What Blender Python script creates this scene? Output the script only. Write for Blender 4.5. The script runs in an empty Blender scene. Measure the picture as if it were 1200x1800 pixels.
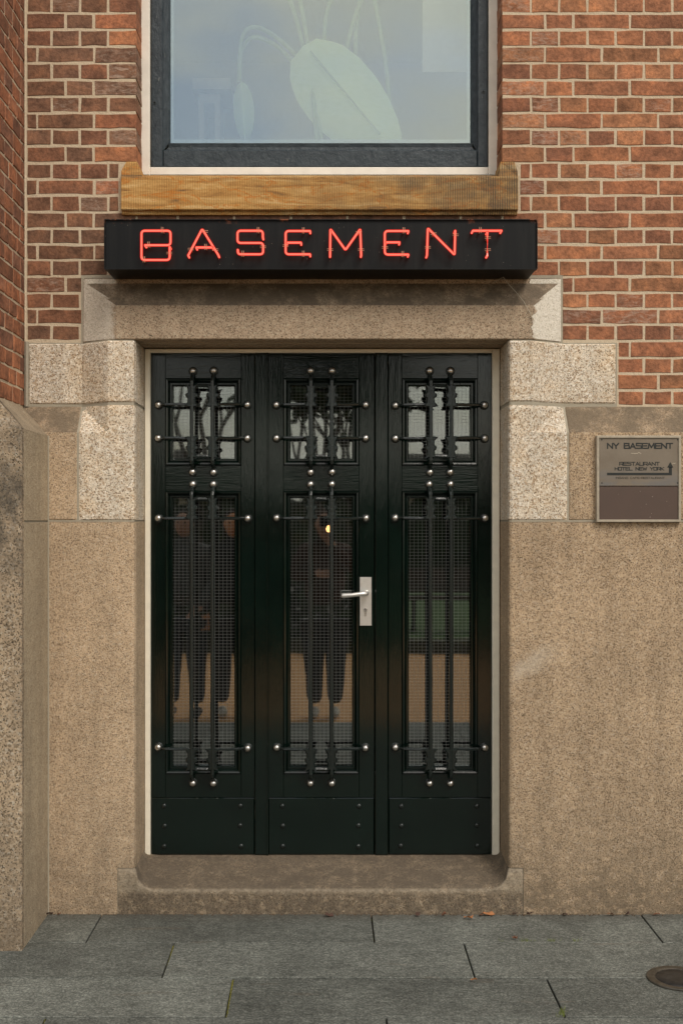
import bpy, bmesh, math, random
from mathutils import Vector, noise as mnoise
random.seed(7)
R = math.radians
scn = bpy.context.scene
col = scn.collection

# ------------------------------------------------------------------ camera, world, sun, exposure
F = 1971.0            # focal length in photograph pixels
D = 4.335             # camera to plinth face
H = 1.522             # camera height
cam_d = bpy.data.cameras.new('camera'); cam = bpy.data.objects.new('camera', cam_d); col.objects.link(cam)
cam.location = (0, -D, H); cam.rotation_euler = (R(90), 0, 0)
cam_d.sensor_fit = 'VERTICAL'; cam_d.sensor_height = 36; cam_d.lens = F / 1800 * 36
cam_d.shift_x = 25 / 1800; cam_d.shift_y = 15 / 1800
cam_d.clip_start = 0.02; cam_d.clip_end = 2000
scn.camera = cam

SUN_EL, SUN_AZ = 48, 28       # azimuth to the right of straight behind the camera
w = bpy.data.worlds.new('World'); scn.world = w; w.use_nodes = True
nt = w.node_tree; nt.nodes.clear()
sky = nt.nodes.new('ShaderNodeTexSky'); sky.sky_type = 'NISHITA'; sky.sun_disc = False
sky.sun_elevation = R(SUN_EL); sky.sun_rotation = R(180 - SUN_AZ)
sky.air_density = 1.2; sky.dust_density = 3.0
tc = nt.nodes.new('ShaderNodeTexCoord')
mp = nt.nodes.new('ShaderNodeMapping'); mp.inputs['Scale'].default_value = (1, 1, 2.2); mp.inputs['Location'].default_value = (.15, .6, .3)
nz = nt.nodes.new('ShaderNodeTexNoise'); nz.inputs['Scale'].default_value = 2.6; nz.inputs['Detail'].default_value = 6; nz.inputs['Roughness'].default_value = .55
rp = nt.nodes.new('ShaderNodeValToRGB'); rp.color_ramp.elements[0].position = .42; rp.color_ramp.elements[1].position = .58
rp.color_ramp.elements[0].color = (.12, .12, .12, 1); rp.color_ramp.elements[1].color = (1, 1, 1, 1)
mx = nt.nodes.new('ShaderNodeMixRGB'); mx.inputs[2].default_value = (8.8, 8.35, 7.35, 1)
bg = nt.nodes.new('ShaderNodeBackground'); bg.inputs['Strength'].default_value = .14
out = nt.nodes.new('ShaderNodeOutputWorld')
L = nt.links.new
L(tc.outputs['Generated'], mp.inputs[0]); L(mp.outputs[0], nz.inputs['Vector']); L(nz.outputs[0], rp.inputs[0])
L(rp.outputs[0], mx.inputs[0]); L(sky.outputs[0], mx.inputs[1]); L(mx.outputs[0], bg.inputs[0]); L(bg.outputs[0], out.inputs[0])

sd = bpy.data.lights.new('sun', 'SUN'); sd.energy = 1.6; sd.angle = R(18); sd.color = (1, .93, .84)
sun = bpy.data.objects.new('sun', sd); col.objects.link(sun)
dv = Vector((math.sin(R(SUN_AZ)) * math.cos(R(SUN_EL)), -math.cos(R(SUN_AZ)) * math.cos(R(SUN_EL)), math.sin(R(SUN_EL))))
sun.rotation_euler = dv.to_track_quat('Z', 'Y').to_euler()
scn.view_settings.view_transform = 'Standard'; scn.view_settings.look = 'None'
scn.view_settings.exposure = 0.0; scn.view_settings.gamma = 1
scn.render.engine = 'CYCLES'
scn.cycles.max_bounces = 8; scn.cycles.transparent_max_bounces = 12
scn.render.resolution_x = 682; scn.render.resolution_y = 1024

# ------------------------------------------------------------------ helpers
def sc(y): return (D + y) / F
def X(px, y): return (px - 575) * sc(y)
def Z(py, y): return H + (915 - py) * sc(y)

def build(name, verts, faces, mat, parent=None, smooth=False, loc=None):
    me = bpy.data.meshes.new(name); me.from_pydata(verts, [], faces); me.update()
    if mat: me.materials.append(mat)
    if smooth: me.shade_smooth()
    o = bpy.data.objects.new(name, me); col.objects.link(o)
    if loc: o.location = loc
    if parent: o.parent = parent
    return o
def tag(o, label=None, cat=None, group=None, kind=None):
    if label: o['label'] = label
    if cat: o['category'] = cat
    if group: o['group'] = group
    if kind: o['kind'] = kind
    return o
def empty(name, loc=(0, 0, 0)):
    e = bpy.data.objects.new(name, None); e.empty_display_size = .1; e.location = loc; col.objects.link(e); return e

class MB:
    def __init__(s): s.v = []; s.f = []
    def add(s, v, f):
        n = len(s.v); s.v += [tuple(p) for p in v]; s.f += [tuple(i + n for i in q) for q in f]; return s
    def box(s, x0, x1, y0, y1, z0, z1):
        v = [(x0,y0,z0),(x1,y0,z0),(x1,y1,z0),(x0,y1,z0),(x0,y0,z1),(x1,y0,z1),(x1,y1,z1),(x0,y1,z1)]
        return s.add(v, [(0,3,2,1),(4,5,6,7),(0,1,5,4),(1,2,6,5),(2,3,7,6),(3,0,4,7)])
    def bbox(s, x0, x1, y0, y1, z0, z1, b=.003):
        # box with a bevelled front (at y0)
        v = [(x0,y1,z0),(x1,y1,z0),(x1,y1,z1),(x0,y1,z1),(x0,y0+b,z0),(x1,y0+b,z0),(x1,y0+b,z1),(x0,y0+b,z1),
             (x0+b,y0,z0+b),(x1-b,y0,z0+b),(x1-b,y0,z1-b),(x0+b,y0,z1-b)]
        f = [(3,2,1,0)]
        for i in range(4):
            j = (i+1) % 4
            f += [(i, j, j+4, i+4), (i+4, j+4, j+8, i+8)]
        f.append((8,9,10,11))
        return s.add(v, f)
    def tube(s, pts, r, n=8, caps=True, twist=0, sq=None):
        pts = [Vector(p) for p in pts]; m = len(pts)
        rs = r if isinstance(r, (list, tuple)) else [r]*m
        t0 = (pts[1]-pts[0]).normalized()
        up = Vector((0,-1,0)) if abs(t0.y) < .9 else Vector((0,0,1))
        a = (up - t0*up.dot(t0)).normalized(); base = len(s.v)
        for i, p in enumerate(pts):
            if i == 0: t = t0
            elif i == m-1: t = (pts[i]-pts[i-1]).normalized()
            else: t = ((pts[i+1]-pts[i]).normalized() + (pts[i]-pts[i-1]).normalized()).normalized()
            a = (a - t*a.dot(t)).normalized(); b = t.cross(a)
            for k in range(n):
                an = 2*math.pi*(k+.5*(n == 4))/n + twist
                s.v.append(tuple(p + (a*math.cos(an) + b*math.sin(an))*rs[i]))
        for i in range(m-1):
            for k in range(n):
                k2 = (k+1) % n
                s.f.append((base+i*n+k, base+i*n+k2, base+(i+1)*n+k2, base+(i+1)*n+k))
        if caps:
            s.f.append(tuple(base+k for k in range(n))[::-1]); s.f.append(tuple(base+(m-1)*n+k for k in range(n)))
        return s
    def lathe(s, c, prof, n=16, axis=(0,-1,0)):
        # prof: list of (radius, height along axis)
        ax = Vector(axis).normalized(); u = Vector((1,0,0)) if abs(ax.x) < .9 else Vector((0,0,1))
        v = ax.cross(u).normalized(); u = v.cross(ax); c = Vector(c); base = len(s.v)
        for (r, h) in prof:
            for k in range(n):
                an = 2*math.pi*k/n
                s.v.append(tuple(c + ax*h + (u*math.cos(an)+v*math.sin(an))*max(r, 1e-5)))
        for i in range(len(prof)-1):
            for k in range(n):
                k2 = (k+1) % n
                s.f.append((base+i*n+k, base+i*n+k2, base+(i+1)*n+k2, base+(i+1)*n+k))
        s.f.append(tuple(base+(len(prof)-1)*n+k for k in range(n)))
        return s
    def build(s, name, mat, parent=None, smooth=False, loc=None):
        return build(name, s.v, s.f, mat, parent, smooth, loc)

def rounded(pts, rad, n=4):
    """round the corners of an open 2-D polyline"""
    out = [pts[0]]
    for i in range(1, len(pts)-1):
        p = Vector(pts[i]); a = Vector(pts[i-1]); b = Vector(pts[i+1])
        ra = min(rad, (a-p).length*.49); rb = min(rad, (b-p).length*.49)
        s_, e_ = p + (a-p).normalized()*ra, p + (b-p).normalized()*rb
        for k in range(n+1):
            t = k/n; out.append(tuple(s_*(1-t)**2 + p*2*t*(1-t) + e_*t*t))
    out.append(pts[-1]); return out

# ------------------------------------------------------------------ materials
class NT:
    def __init__(s, name):
        s.m = bpy.data.materials.new(name); s.m.use_nodes = True; s.t = s.m.node_tree; s.t.nodes.clear()
        s.out = s.n('ShaderNodeOutputMaterial'); s.b = s.n('ShaderNodeBsdfPrincipled'); s.l(s.b.outputs[0], s.out.inputs[0])
        s.pos = s.n('ShaderNodeNewGeometry').outputs['Position']
    def n(s, t, **k):
        x = s.t.nodes.new(t)
        for a, v in k.items(): setattr(x, a, v)
        return x
    def l(s, a, b): s.t.links.new(a, b)
    def vec(s, scale=(1,1,1), src=None, loc=(0,0,0)):
        m = s.n('ShaderNodeMapping'); m.inputs['Scale'].default_value = scale; m.inputs['Location'].default_value = loc
        s.l(src or s.pos, m.inputs[0]); return m.outputs[0]
    def noise(s, scale, detail=4, rough=.55, v=None, dist=0):
        x = s.n('ShaderNodeTexNoise'); x.inputs['Scale'].default_value = scale; x.inputs['Detail'].default_value = detail
        x.inputs['Roughness'].default_value = rough; x.inputs['Distortion'].default_value = dist; s.l(v or s.pos, x.inputs['Vector']); return x.outputs[0]
    def vor(s, scale, v=None, out='Color', feat='F1', rnd=1):
        x = s.n('ShaderNodeTexVoronoi'); x.feature = feat; x.inputs['Scale'].default_value = scale; x.inputs['Randomness'].default_value = rnd
        s.l(v or s.pos, x.inputs['Vector']); return x.outputs[out]
    def ramp(s, f, stops, interp='LINEAR'):
        x = s.n('ShaderNodeValToRGB'); x.color_ramp.interpolation = interp; e = x.color_ramp.elements
        while len(e) < len(stops): e.new(.5)
        for i, (p, c) in enumerate(stops):
            e[i].position = p; e[i].color = (c, c, c, 1) if isinstance(c, (int, float)) else (*c, 1)
        s.l(f, x.inputs[0]); return x.outputs[0]
    def mix(s, f, a, b, mode='MIX'):
        x = s.n('ShaderNodeMixRGB', blend_type=mode)
        for i, q in enumerate((f, a, b)):
            if isinstance(q, (int, float)): x.inputs[i].default_value = q if i == 0 else (q, q, q, 1)
            elif isinstance(q, tuple): x.inputs[i].default_value = (*q, 1)
            else: s.l(q, x.inputs[i])
        return x.outputs[0]
    def math(s, op, a, b=0., clamp=False):
        x = s.n('ShaderNodeMath', operation=op); x.use_clamp = clamp
        for i, q in enumerate((a, b)):
            if isinstance(q, (int, float)): x.inputs[i].default_value = q
            else: s.l(q, x.inputs[i])
        return x.outputs[0]
    def xyz(s, src=None):
        x = s.n('ShaderNodeSeparateXYZ'); s.l(src or s.pos, x.inputs[0]); return x.outputs
    def step(s, v, a, b):
        x = s.n('ShaderNodeMapRange'); x.inputs[1].default_value = a; x.inputs[2].default_value = b; s.l(v, x.inputs[0]); x.clamp = True; return x.outputs[0]
    def bump(s, h, strength=.5, dist=.004):
        x = s.n('ShaderNodeBump'); x.inputs['Strength'].default_value = strength; x.inputs['Distance'].default_value = dist
        s.l(h, x.inputs['Height']); s.l(x.outputs[0], s.b.inputs['Normal']); return x
    def fin(s, color=None, rough=.8, metal=0, spec=None):
        if color is not None:
            if isinstance(color, tuple): s.b.inputs['Base Color'].default_value = (*color, 1)
            else: s.l(color, s.b.inputs['Base Color'])
        if isinstance(rough, (int, float)): s.b.inputs['Roughness'].default_value = rough
        else: s.l(rough, s.b.inputs['Roughness'])
        s.b.inputs['Metallic'].default_value = metal
        if spec is not None: s.b.inputs['Specular IOR Level'].default_value = spec
        return s.m

def simple(name, c, rough=.6, metal=0, var=.15, bump=.2, scale=40, spec=None):
    t = NT(name); n = t.noise(scale, 5)
    k = t.ramp(n, [(.3, 1-var), (.7, 1+var)])
    cc = t.mix(1., c, k, 'MULTIPLY')
    t.bump(n, bump, .002)
    return t.fin(cc, rough, metal, spec)

def granite(name, base, speck, light, grain=150, speck_amt=.5, dirt=(.10,.085,.065), dirt_up=0., stain=.3, ground=.0, extra=None, warm=None):
    t = NT(name)
    v1 = t.vor(grain); g = t.xyz(v1)
    v2 = t.vor(grain*1.9, t.vec((1,1,1), loc=(3.1,1.7,.4))); g2 = t.xyz(v2)
    c = t.ramp(g[0], [(0, tuple(a*.86 for a in base)), (.3, base), (.7, base), (1, light)])
    m1 = t.ramp(g[1], [(1-speck_amt*.42, 0), (1-speck_amt*.40, 1)])
    c = t.mix(t.math('MULTIPLY', m1, .62), c, speck)
    m2 = t.ramp(g2[0], [(1-speck_amt*.26, 0), (1-speck_amt*.25, 1)])
    c = t.mix(t.math('MULTIPLY', m2, .8), c, tuple(a*.28 for a in speck))
    big = t.noise(2.3, 6, .6); mid = t.noise(9, 5, .6)
    if warm:
        c = t.mix(t.ramp(mid, [(.45, 0), (.7, .55)]), c, t.mix(1., c, warm, 'MULTIPLY'))
    st = t.ramp(big, [(.30, 1-stain), (.62, 1.06)])
    c = t.mix(1., c, st, 'MULTIPLY')
    strk = t.noise(5, 6, .65, t.vec((2.2, 2.2, .28), loc=(1.3, 0, 2)))
    c = t.mix(1., c, t.ramp(strk, [(.32, 1-stain*.9), (.55, 1.02)]), 'MULTIPLY')
    st2 = t.ramp(t.noise(30, 6, .75), [(.3, 1-stain*.9), (.6, 1.06)])
    c = t.mix(1., c, st2, 'MULTIPLY')
    p = t.xyz()
    if dirt_up:
        nrm = t.n('ShaderNodeNewGeometry').outputs['Normal']
        up = t.step(t.xyz(nrm)[2], .30, .45)
        up = t.math('MULTIPLY', up, t.ramp(t.noise(12, 7, .72), [(.34, .25), (.56, 1)]))
        c = t.mix(t.math('MULTIPLY', up, dirt_up), c, t.mix(t.noise(120, 2), dirt, tuple(a*1.5 for a in dirt)))
    if ground:
        gz = t.math('SUBTRACT', 1., t.step(t.math('ADD', p[2], t.math('MULTIPLY', t.math('SUBTRACT', mid, .5), .5)), .0, .55), True)
        spots = t.ramp(t.noise(26, 6, .7), [(.40, .35), (.50, 1), (.62, 1.0), (.68, 0)])
        c = t.mix(t.math('MULTIPLY', t.math('MULTIPLY', gz, spots), ground), c, tuple(a*1.15 for a in dirt))
    if extra: c = extra(t, c, p)
    hb = t.math('ADD', t.math('MULTIPLY', g[0], .5), t.noise(90, 4, .6))
    t.bump(hb, .75, .004)
    return t.fin(c, .88, spec=.25)

# weathered granites
def scuff(t, c, p):
    u = t.math('SUBTRACT', t.math('ADD', t.math('MULTIPLY', p[0], .62), p[2]*1 if False else t.math('MULTIPLY', p[2], -1.)), -.43)
    near = t.math('SUBTRACT', 1., t.math('ABSOLUTE', t.math('MULTIPLY', t.math('ADD', u, t.math('MULTIPLY', t.noise(14, 4), .10)), 16.)), True)
    box = t.math('MULTIPLY', t.math('SUBTRACT', 1., t.step(p[0], .80, .92), True), t.step(p[0], .70, .74))
    c = t.mix(t.math('MULTIPLY', t.math('MULTIPLY', near, box), .45), c, (.62,.54,.43))
    chip = t.ramp(t.noise(38, 4, .6, t.vec((1,1,1), loc=(4,4,4))), [(.71, 0), (.73, 1)])
    return t.mix(t.math('MULTIPLY', chip, .45), c, (.60,.52,.41))
M = {}
M['quoin'] = granite('light_granite', (.69,.60,.475), (.36,.23,.12), (.86,.80,.70), grain=165, speck_amt=.5, stain=.14, warm=(1.,.86,.68))
M['stone'] = granite('brown_granite', (.485,.355,.226), (.19,.125,.075), (.55,.44,.32), grain=215, speck_amt=.42, dirt=(.115,.09,.062), dirt_up=.85, stain=.19, ground=.75, extra=scuff)
def pale_ends(t, c, p):
    ed = t.math('MULTIPLY', t.math('SUBTRACT', t.noise(22, 5, .7), .5), .10)
    x = t.math('ADD', p[0], ed)
    l_ = t.math('SUBTRACT', 1., t.step(x, -.835, -.815), True)
    r_ = t.step(x, .795, .800)
    nrm = t.xyz(t.n('ShaderNodeNewGeometry').outputs['Normal'])[2]
    flat = t.math('SUBTRACT', 1., t.step(nrm, .25, .4), True)
    m = t.math('MULTIPLY', t.math('MAXIMUM', t.math('MULTIPLY', l_, .75), r_), flat)
    pale = t.ramp(t.xyz(t.vor(230))[0], [(0, (.50,.45,.36)), (.3, (.66,.61,.51)), (1, (.76,.71,.62))])
    c = t.mix(m, c, pale)
    # chips of old paint and mortar smears on the weathered slope
    ch = t.ramp(t.noise(34, 3, .5, t.vec((1.0,1,2.6))), [(.735, 0), (.75, 1)])
    return t.mix(t.math('MULTIPLY', ch, .6), c, (.55,.48,.38))
M['stone_l'] = granite('warm_granite', (.555,.41,.268), (.23,.155,.09), (.60,.49,.36), grain=240, speck_amt=.36, dirt=(.115,.09,.062), dirt_up=.85, stain=.17, ground=.55)
M['lintel'] = granite('lintel_granite', (.41,.31,.215), (.19,.13,.08), (.48,.40,.29), grain=200, speck_amt=.36, dirt=(.10,.078,.055), dirt_up=.92, stain=.14, extra=pale_ends)
def pier_st(t, c, p):
    n = t.noise(5.5, 6, .65, t.vec((1,1,.7)))
    zz = t.math('SUBTRACT', 1., t.math('ABSOLUTE', t.math('MULTIPLY', t.math('SUBTRACT', p[2], 1.58), 2.6)), True)
    m = t.math('MULTIPLY', t.math('POWER', t.math('MAXIMUM', zz, 0.), .6), t.ramp(n, [(.38, 0), (.58, .85)]))
    fr = t.math('SUBTRACT', 1., t.step(p[1], -.37, -.34), True)
    return t.mix(t.math('MULTIPLY', m, fr), c, (.07,.062,.05))
M['pier'] = granite('pier_granite', (.47,.36,.24), (.17,.125,.08), (.52,.45,.35), grain=140, speck_amt=.5, dirt=(.13,.10,.07), dirt_up=.35, stain=.28, ground=.7, extra=pier_st)
M['pier_side'] = granite('pier_side_granite', (.43,.345,.235), (.27,.19,.11), (.50,.43,.31), grain=210, speck_amt=.2, dirt=(.15,.115,.08), dirt_up=.5, stain=.16, ground=.5)
def wear(t, c, p):
    e = t.math('SUBTRACT', 1., t.math('ABSOLUTE', t.math('MULTIPLY', t.math('SUBTRACT', t.math('ADD', p[1], t.math('MULTIPLY', t.noise(30,4), .010)), .006), 150.)), True)
    up = t.step(p[2], .075, .095)
    m = t.math('MULTIPLY', t.math('MULTIPLY', e, up), t.ramp(t.noise(40, 5, .7), [(.35,.2),(.6,1)]))
    return t.mix(t.math('MULTIPLY', m, .6), c, (.44,.37,.27))
M['step'] = granite('step_granite', extra=wear, base=(.39,.295,.195), speck=(.14,.10,.06), light=(.47,.39,.28), grain=170, speck_amt=.5, dirt=(.085,.068,.05), dirt_up=.72, stain=.34, ground=.75)

t = NT('mortar'); n1 = t.noise(120, 5, .7); n2 = t.noise(6, 4)
c = t.mix(n2, (.52,.42,.295), (.62,.515,.375)); c = t.mix(t.ramp(n1, [(.25,.5),(.4,0)]), c, (.28,.23,.17))
t.bump(t.math('ADD', n1, t.noise(30, 3)), .8, .004); M['mortar'] = t.fin(c, .92, spec=.2)
t = NT('grey_mortar'); n1 = t.noise(140, 5, .7)
c = t.mix(n1, (.30,.265,.20), (.41,.37,.29)); t.bump(n1, .6, .003); M['gmortar'] = t.fin(c, .9, spec=.2)

# brick: colour comes from the object colour of each brick
t = NT('brick'); oi = t.n('ShaderNodeObjectInfo'); oc = oi.outputs['Color']
off = t.n('ShaderNodeVectorMath', operation='ADD'); t.l(t.pos, off.inputs[0])
sc_ = t.n('ShaderNodeVectorMath', operation='SCALE'); cmb = t.n('ShaderNodeCombineXYZ')
for i in range(3): t.l(oi.outputs['Random'], cmb.inputs[i])
sc_.inputs['Scale'].default_value = 37; t.l(cmb.outputs[0], sc_.inputs[0]); t.l(sc_.outputs[0], off.inputs[1]); pv = off.outputs[0]
n1 = t.noise(16, 5, .6, pv); n2 = t.noise(80, 5, .65, pv); n3 = t.noise(26, 6, .7, t.vec((1,1,3.2), pv), 1.2)
oc = t.mix(1., oc, (1.0,.99,.88), 'MULTIPLY'); c = t.mix(1., oc, t.ramp(n1, [(.28,.55),(.5,1.),(.72,1.35)]), 'MULTIPLY')
c = t.mix(1., c, t.ramp(n2, [(.28,.60),(.6,1.15)]), 'MULTIPLY')
c = t.mix(t.ramp(n1, [(.5,0),(.75,.45)]), c, t.mix(1., c, (1.35,1.15,.85), 'MULTIPLY'))
al = t.math('MULTIPLY', oi.outputs['Alpha'], 1.)
eff = t.math('MULTIPLY', t.ramp(n3, [(.46,0),(.66,.75)]), t.math('SUBTRACT', 1., al))
c = t.mix(eff, c, (.52,.40,.31))
pit = t.ramp(t.noise(150, 3, .6, pv), [(.25,.9),(.33,0)]); c = t.mix(t.math('MULTIPLY', pit, .7), c, (.035,.02,.015))
t.bump(t.math('ADD', t.math('MULTIPLY', n1, 1.2), n2), .9, .004); M['brick'] = t.fin(c, .86, spec=.25)

t = NT('sandstone'); p = t.xyz()
band = t.noise(6, 7, .62, t.vec((.7,1,6)), 1.1)
c = t.ramp(band, [(.28,(.17,.10,.05)),(.42,(.42,.215,.065)),(.55,(.54,.315,.11)),(.72,(.68,.47,.23))])
ridge = t.math('ABSOLUTE', t.math('SUBTRACT', t.noise(4.2, 5, .55, t.vec((1,1,3)), .6), .5))
c = t.mix(t.ramp(ridge, [(.0,.9),(.018,0)]), c, (.50,.18,.03))
tooth = t.n('ShaderNodeTexWave', wave_type='BANDS', bands_direction='X'); tooth.inputs['Scale'].default_value = 34; tooth.inputs['Distortion'].default_value = .5; tooth.inputs['Detail'].default_value = 2
t.l(t.pos, tooth.inputs['Vector'])
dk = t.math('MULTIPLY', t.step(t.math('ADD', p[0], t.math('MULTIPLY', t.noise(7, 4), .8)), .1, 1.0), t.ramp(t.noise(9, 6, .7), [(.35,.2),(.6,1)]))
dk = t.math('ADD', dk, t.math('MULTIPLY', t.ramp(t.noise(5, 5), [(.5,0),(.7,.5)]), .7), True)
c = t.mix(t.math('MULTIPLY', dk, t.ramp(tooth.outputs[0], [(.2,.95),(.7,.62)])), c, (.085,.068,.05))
c = t.mix(t.ramp(tooth.outputs[0], [(.05,.22),(.35,0)]), c, (.12,.085,.045))
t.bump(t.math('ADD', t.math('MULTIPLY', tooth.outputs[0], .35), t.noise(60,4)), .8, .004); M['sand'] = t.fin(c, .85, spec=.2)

def paint(name, c1, rough=.22, brush=(1,1,.12), bstr=.25, coat=.0, c2=None, spec=.5):
    t = NT(name); n = t.noise(170, 4, .6, t.vec(brush)); n2 = t.noise(5, 5, .6)
    c = t.mix(t.ramp(n2, [(.35,0),(.7,1)]), c1, c2 or tuple(a*1.5 for a in c1))
    dust = t.ramp(t.vor(95, out='Distance'), [(.02,.5),(.05,0)])
    c = t.mix(t.math('MULTIPLY', dust, t.ramp(t.noise(8), [(.55,0),(.65,1)])), c, (.3,.29,.26))
    t.bump(t.math('ADD', n, t.math('MULTIPLY', t.noise(60, 3, .5, t.vec(brush)), .8)), bstr, .0013)
    rr = t.ramp(t.noise(11, 5, .7), [(.3, rough*.75), (.7, rough*1.4)])
    return t.fin(c, rr, spec=spec)
M['paintv'] = paint('door_paint_vertical', (.0022,.0062,.0045), .10, (1,1,.10), .30)
M['painth'] = paint('door_paint_horizontal', (.0022,.0062,.0045), .10, (.10,1,1), .30)
M['iron'] = paint('iron_paint', (.008,.012,.011), .20, (1,1,1), .8)
M['cream'] = simple('cream_paint', (.83,.77,.63), .5, var=.06, bump=.15, scale=25)
M['white'] = simple('offwhite_paint', (.80,.755,.67), .55, var=.07, bump=.4, scale=18)
t = NT('blue_black_paint'); n = t.noise(30, 6, .7, t.vec((1,1,1))); pk = t.noise(55, 5, .7, t.vec((1,1,.35)))
c = t.mix(t.ramp(n, [(.4,0),(.65,1)]), (.011,.020,.027), (.030,.043,.052)); c = t.mix(t.ramp(pk, [(.66,0),(.70,.7)]), c, (.15,.16,.15))
c = t.mix(t.ramp(t.noise(38, 4, .7, t.vec((.4,1,3))), [(.26,1),(.31,0)]), c, (.004,.005,.007))
t.bump(t.math('ADD', n, pk), .7, .004); M['blue'] = t.fin(c, .36)
M['steel'] = simple('stud_steel', (.62,.60,.56), .32, 1., .12, .25, 90)
M['satin'] = simple('satin_aluminium', (.74,.72,.68), .34, .75, .04, .05, 60)
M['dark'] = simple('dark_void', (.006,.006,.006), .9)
t = NT('sign_black'); st = t.noise(14, 6, .7, t.vec((3,1,.25)))
c = t.mix(t.ramp(st, [(.45,0),(.75,1)]), (.0035,.0038,.0042), (.010,.010,.0095))
c = t.mix(t.ramp(t.vor(60, out='Distance'), [(.03,.8),(.06,0)]), c, (.16,.12,.09)) if False else c
sp = t.math('MULTIPLY', t.ramp(t.vor(70, out='Distance'), [(.06,1),(.09,0)]), t.ramp(t.noise(12), [(.56,0),(.6,1)])); c = t.mix(sp, c, (.25,.22,.18))
px_ = t.xyz(); rz = t.step(px_[2], Z(394,-.12), Z(388,-.12)); rn = t.math('MULTIPLY', rz, t.ramp(t.noise(13, 5, .7, t.vec((1,1,.5))), [(.56,0),(.62,1)])); c = t.mix(rn, c, (.20,.075,.035))
M['sign'] = t.fin(c, .42, spec=.22); 
def emis(name, c, s, tr=0.):
    t = NT(name); e = t.n('ShaderNodeEmission'); e.inputs[0].default_value = (*c, 1); e.inputs[1].default_value = s
    if tr:
        x = t.n('ShaderNodeMixShader'); b = t.n('ShaderNodeBsdfTransparent'); b.inputs[0].default_value = (1,.62,.55,1); x.inputs[0].default_value = tr
        t.l(e.outputs[0], x.inputs[1]); t.l(b.outputs[0], x.inputs[2]); t.l(x.outputs[0], t.out.inputs[0])
    else: t.l(e.outputs[0], t.out.inputs[0])
    return t.m
M['neon'] = emis('neon_core', (1.,.30,.23), 2.0)
M['neong'] = emis('neon_glass', (1.,.012,.008), .8, .62)
M['clip'] = simple('neon_clip', (.65,.32,.2), .3, .3)

def glass(name, refl, rough=.02, tint=(.92,.96,.94), wav=.0, rc=(.97,1,.98)):
    t = NT(name); g = t.n('ShaderNodeBsdfGlossy'); g.inputs['Roughness'].default_value = rough; g.inputs[0].default_value = (*rc, 1)
    tr = t.n('ShaderNodeBsdfTransparent'); tr.inputs[0].default_value = (*tint, 1)
    fr = t.n('ShaderNodeFresnel'); fr.inputs[0].default_value = 1.5
    f = t.math('ADD', fr.outputs[0], refl, True); x = t.n('ShaderNodeMixShader')
    b = t.n('ShaderNodeBump'); b.inputs['Strength'].default_value = wav; b.inputs['Distance'].default_value = .002
    t.l(t.noise(4, 2), b.inputs['Height']); t.l(b.outputs[0], g.inputs['Normal'])
    t.l(f, x.inputs[0]); t.l(tr.outputs[0], x.inputs[1]); t.l(g.outputs[0], x.inputs[2]); t.l(x.outputs[0], t.out.inputs[0]); return t.m
M['wglass'] = glass('window_glass', .17, rc=(.88,.97,1.0))
M['dglass'] = glass('door_glass', .10, .02, wav=.08)
M['wire'] = simple('wire', (.34,.35,.34), .45, .5, .05, 0)

# paving stone
t = NT('slab_granite'); oi = t.n('ShaderNodeObjectInfo')
g = t.xyz(t.vor(210)); n = t.noise(70, 5, .7, t.vec((.55,1.6,1))); big = t.noise(2.6, 5, .6)
c = t.ramp(g[0], [(0,(.085,.091,.080)),(.5,(.130,.138,.120)),(1,(.22,.226,.20))])
c = t.mix(1., c, t.ramp(n, [(.3,.62),(.7,1.32)]), 'MULTIPLY'); c = t.mix(1., c, t.ramp(big, [(.32,.68),(.62,1.12)]), 'MULTIPLY')
c = t.mix(1., c, t.ramp(oi.outputs['Random'], [(0,.74),(1,1.14)]), 'MULTIPLY')
c = t.mix(t.ramp(t.noise(5, 5, .7, t.vec((.5,2.4,1), loc=(2,1,0))), [(.62,0),(.72,.5)]), c, (.13,.10,.07))
c = t.mix(t.ramp(t.noise(7, 4, .6, t.vec((.5,3.5,1), loc=(5,1,0))), [(.68,0),(.74,.45)]), c, (.32,.32,.29))
gum = t.math('MULTIPLY', t.ramp(t.vor(7, out='Distance'), [(.035,1),(.05,0)]), t.ramp(t.noise(1.7), [(.5,0),(.55,1)])); c = t.mix(t.math('MULTIPLY', gum, .6), c, (.055,.055,.05))
c = t.mix(1., c, t.ramp(t.noise(16, 6, .7, t.vec((.7,1.5,1))), [(.3,.74),(.62,1.10)]), 'MULTIPLY')
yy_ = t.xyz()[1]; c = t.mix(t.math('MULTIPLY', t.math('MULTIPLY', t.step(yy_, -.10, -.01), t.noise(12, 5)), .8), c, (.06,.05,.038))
t.bump(t.math('ADD', n, g[1]), .6, .003); M['slab'] = t.fin(c, .72, spec=.35)
t = NT('joint_moss'); n = t.noise(40, 5, .7); c = t.mix(t.ramp(n, [(.50,0),(.62,1)]), (.028,.024,.018), (.11,.115,.02)); M['joint'] = t.fin(c, .95)
M['moss'] = simple('moss', (.15,.14,.02), .95, 0, .5, 1., 150)
t = NT('tan_paving'); br = t.n('ShaderNodeTexBrick'); br.inputs['Scale'].default_value = 5; br.inputs[1].default_value = (.60,.32,.13,1); br.inputs[2].default_value = (.50,.265,.11,1); br.inputs[3].default_value = (.38,.25,.13,1)
br.inputs['Mortar Size'].default_value = .01; t.l(t.pos, br.inputs[0]); M['tan'] = t.fin(br.outputs[0], .8)
M['grass'] = simple('grass', (.045,.095,.012), .9, 0, .4, 1., 6)
M['earth'] = simple('earth', (.06,.055,.045), .95, 0, .2, .3, 3)
M['foliage'] = simple('foliage', (.035,.055,.02), .85, 0, .5, 1., 8)
M['bark'] = simple('bark', (.085,.068,.05), .9, 0, .3, 1., 20)

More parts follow.
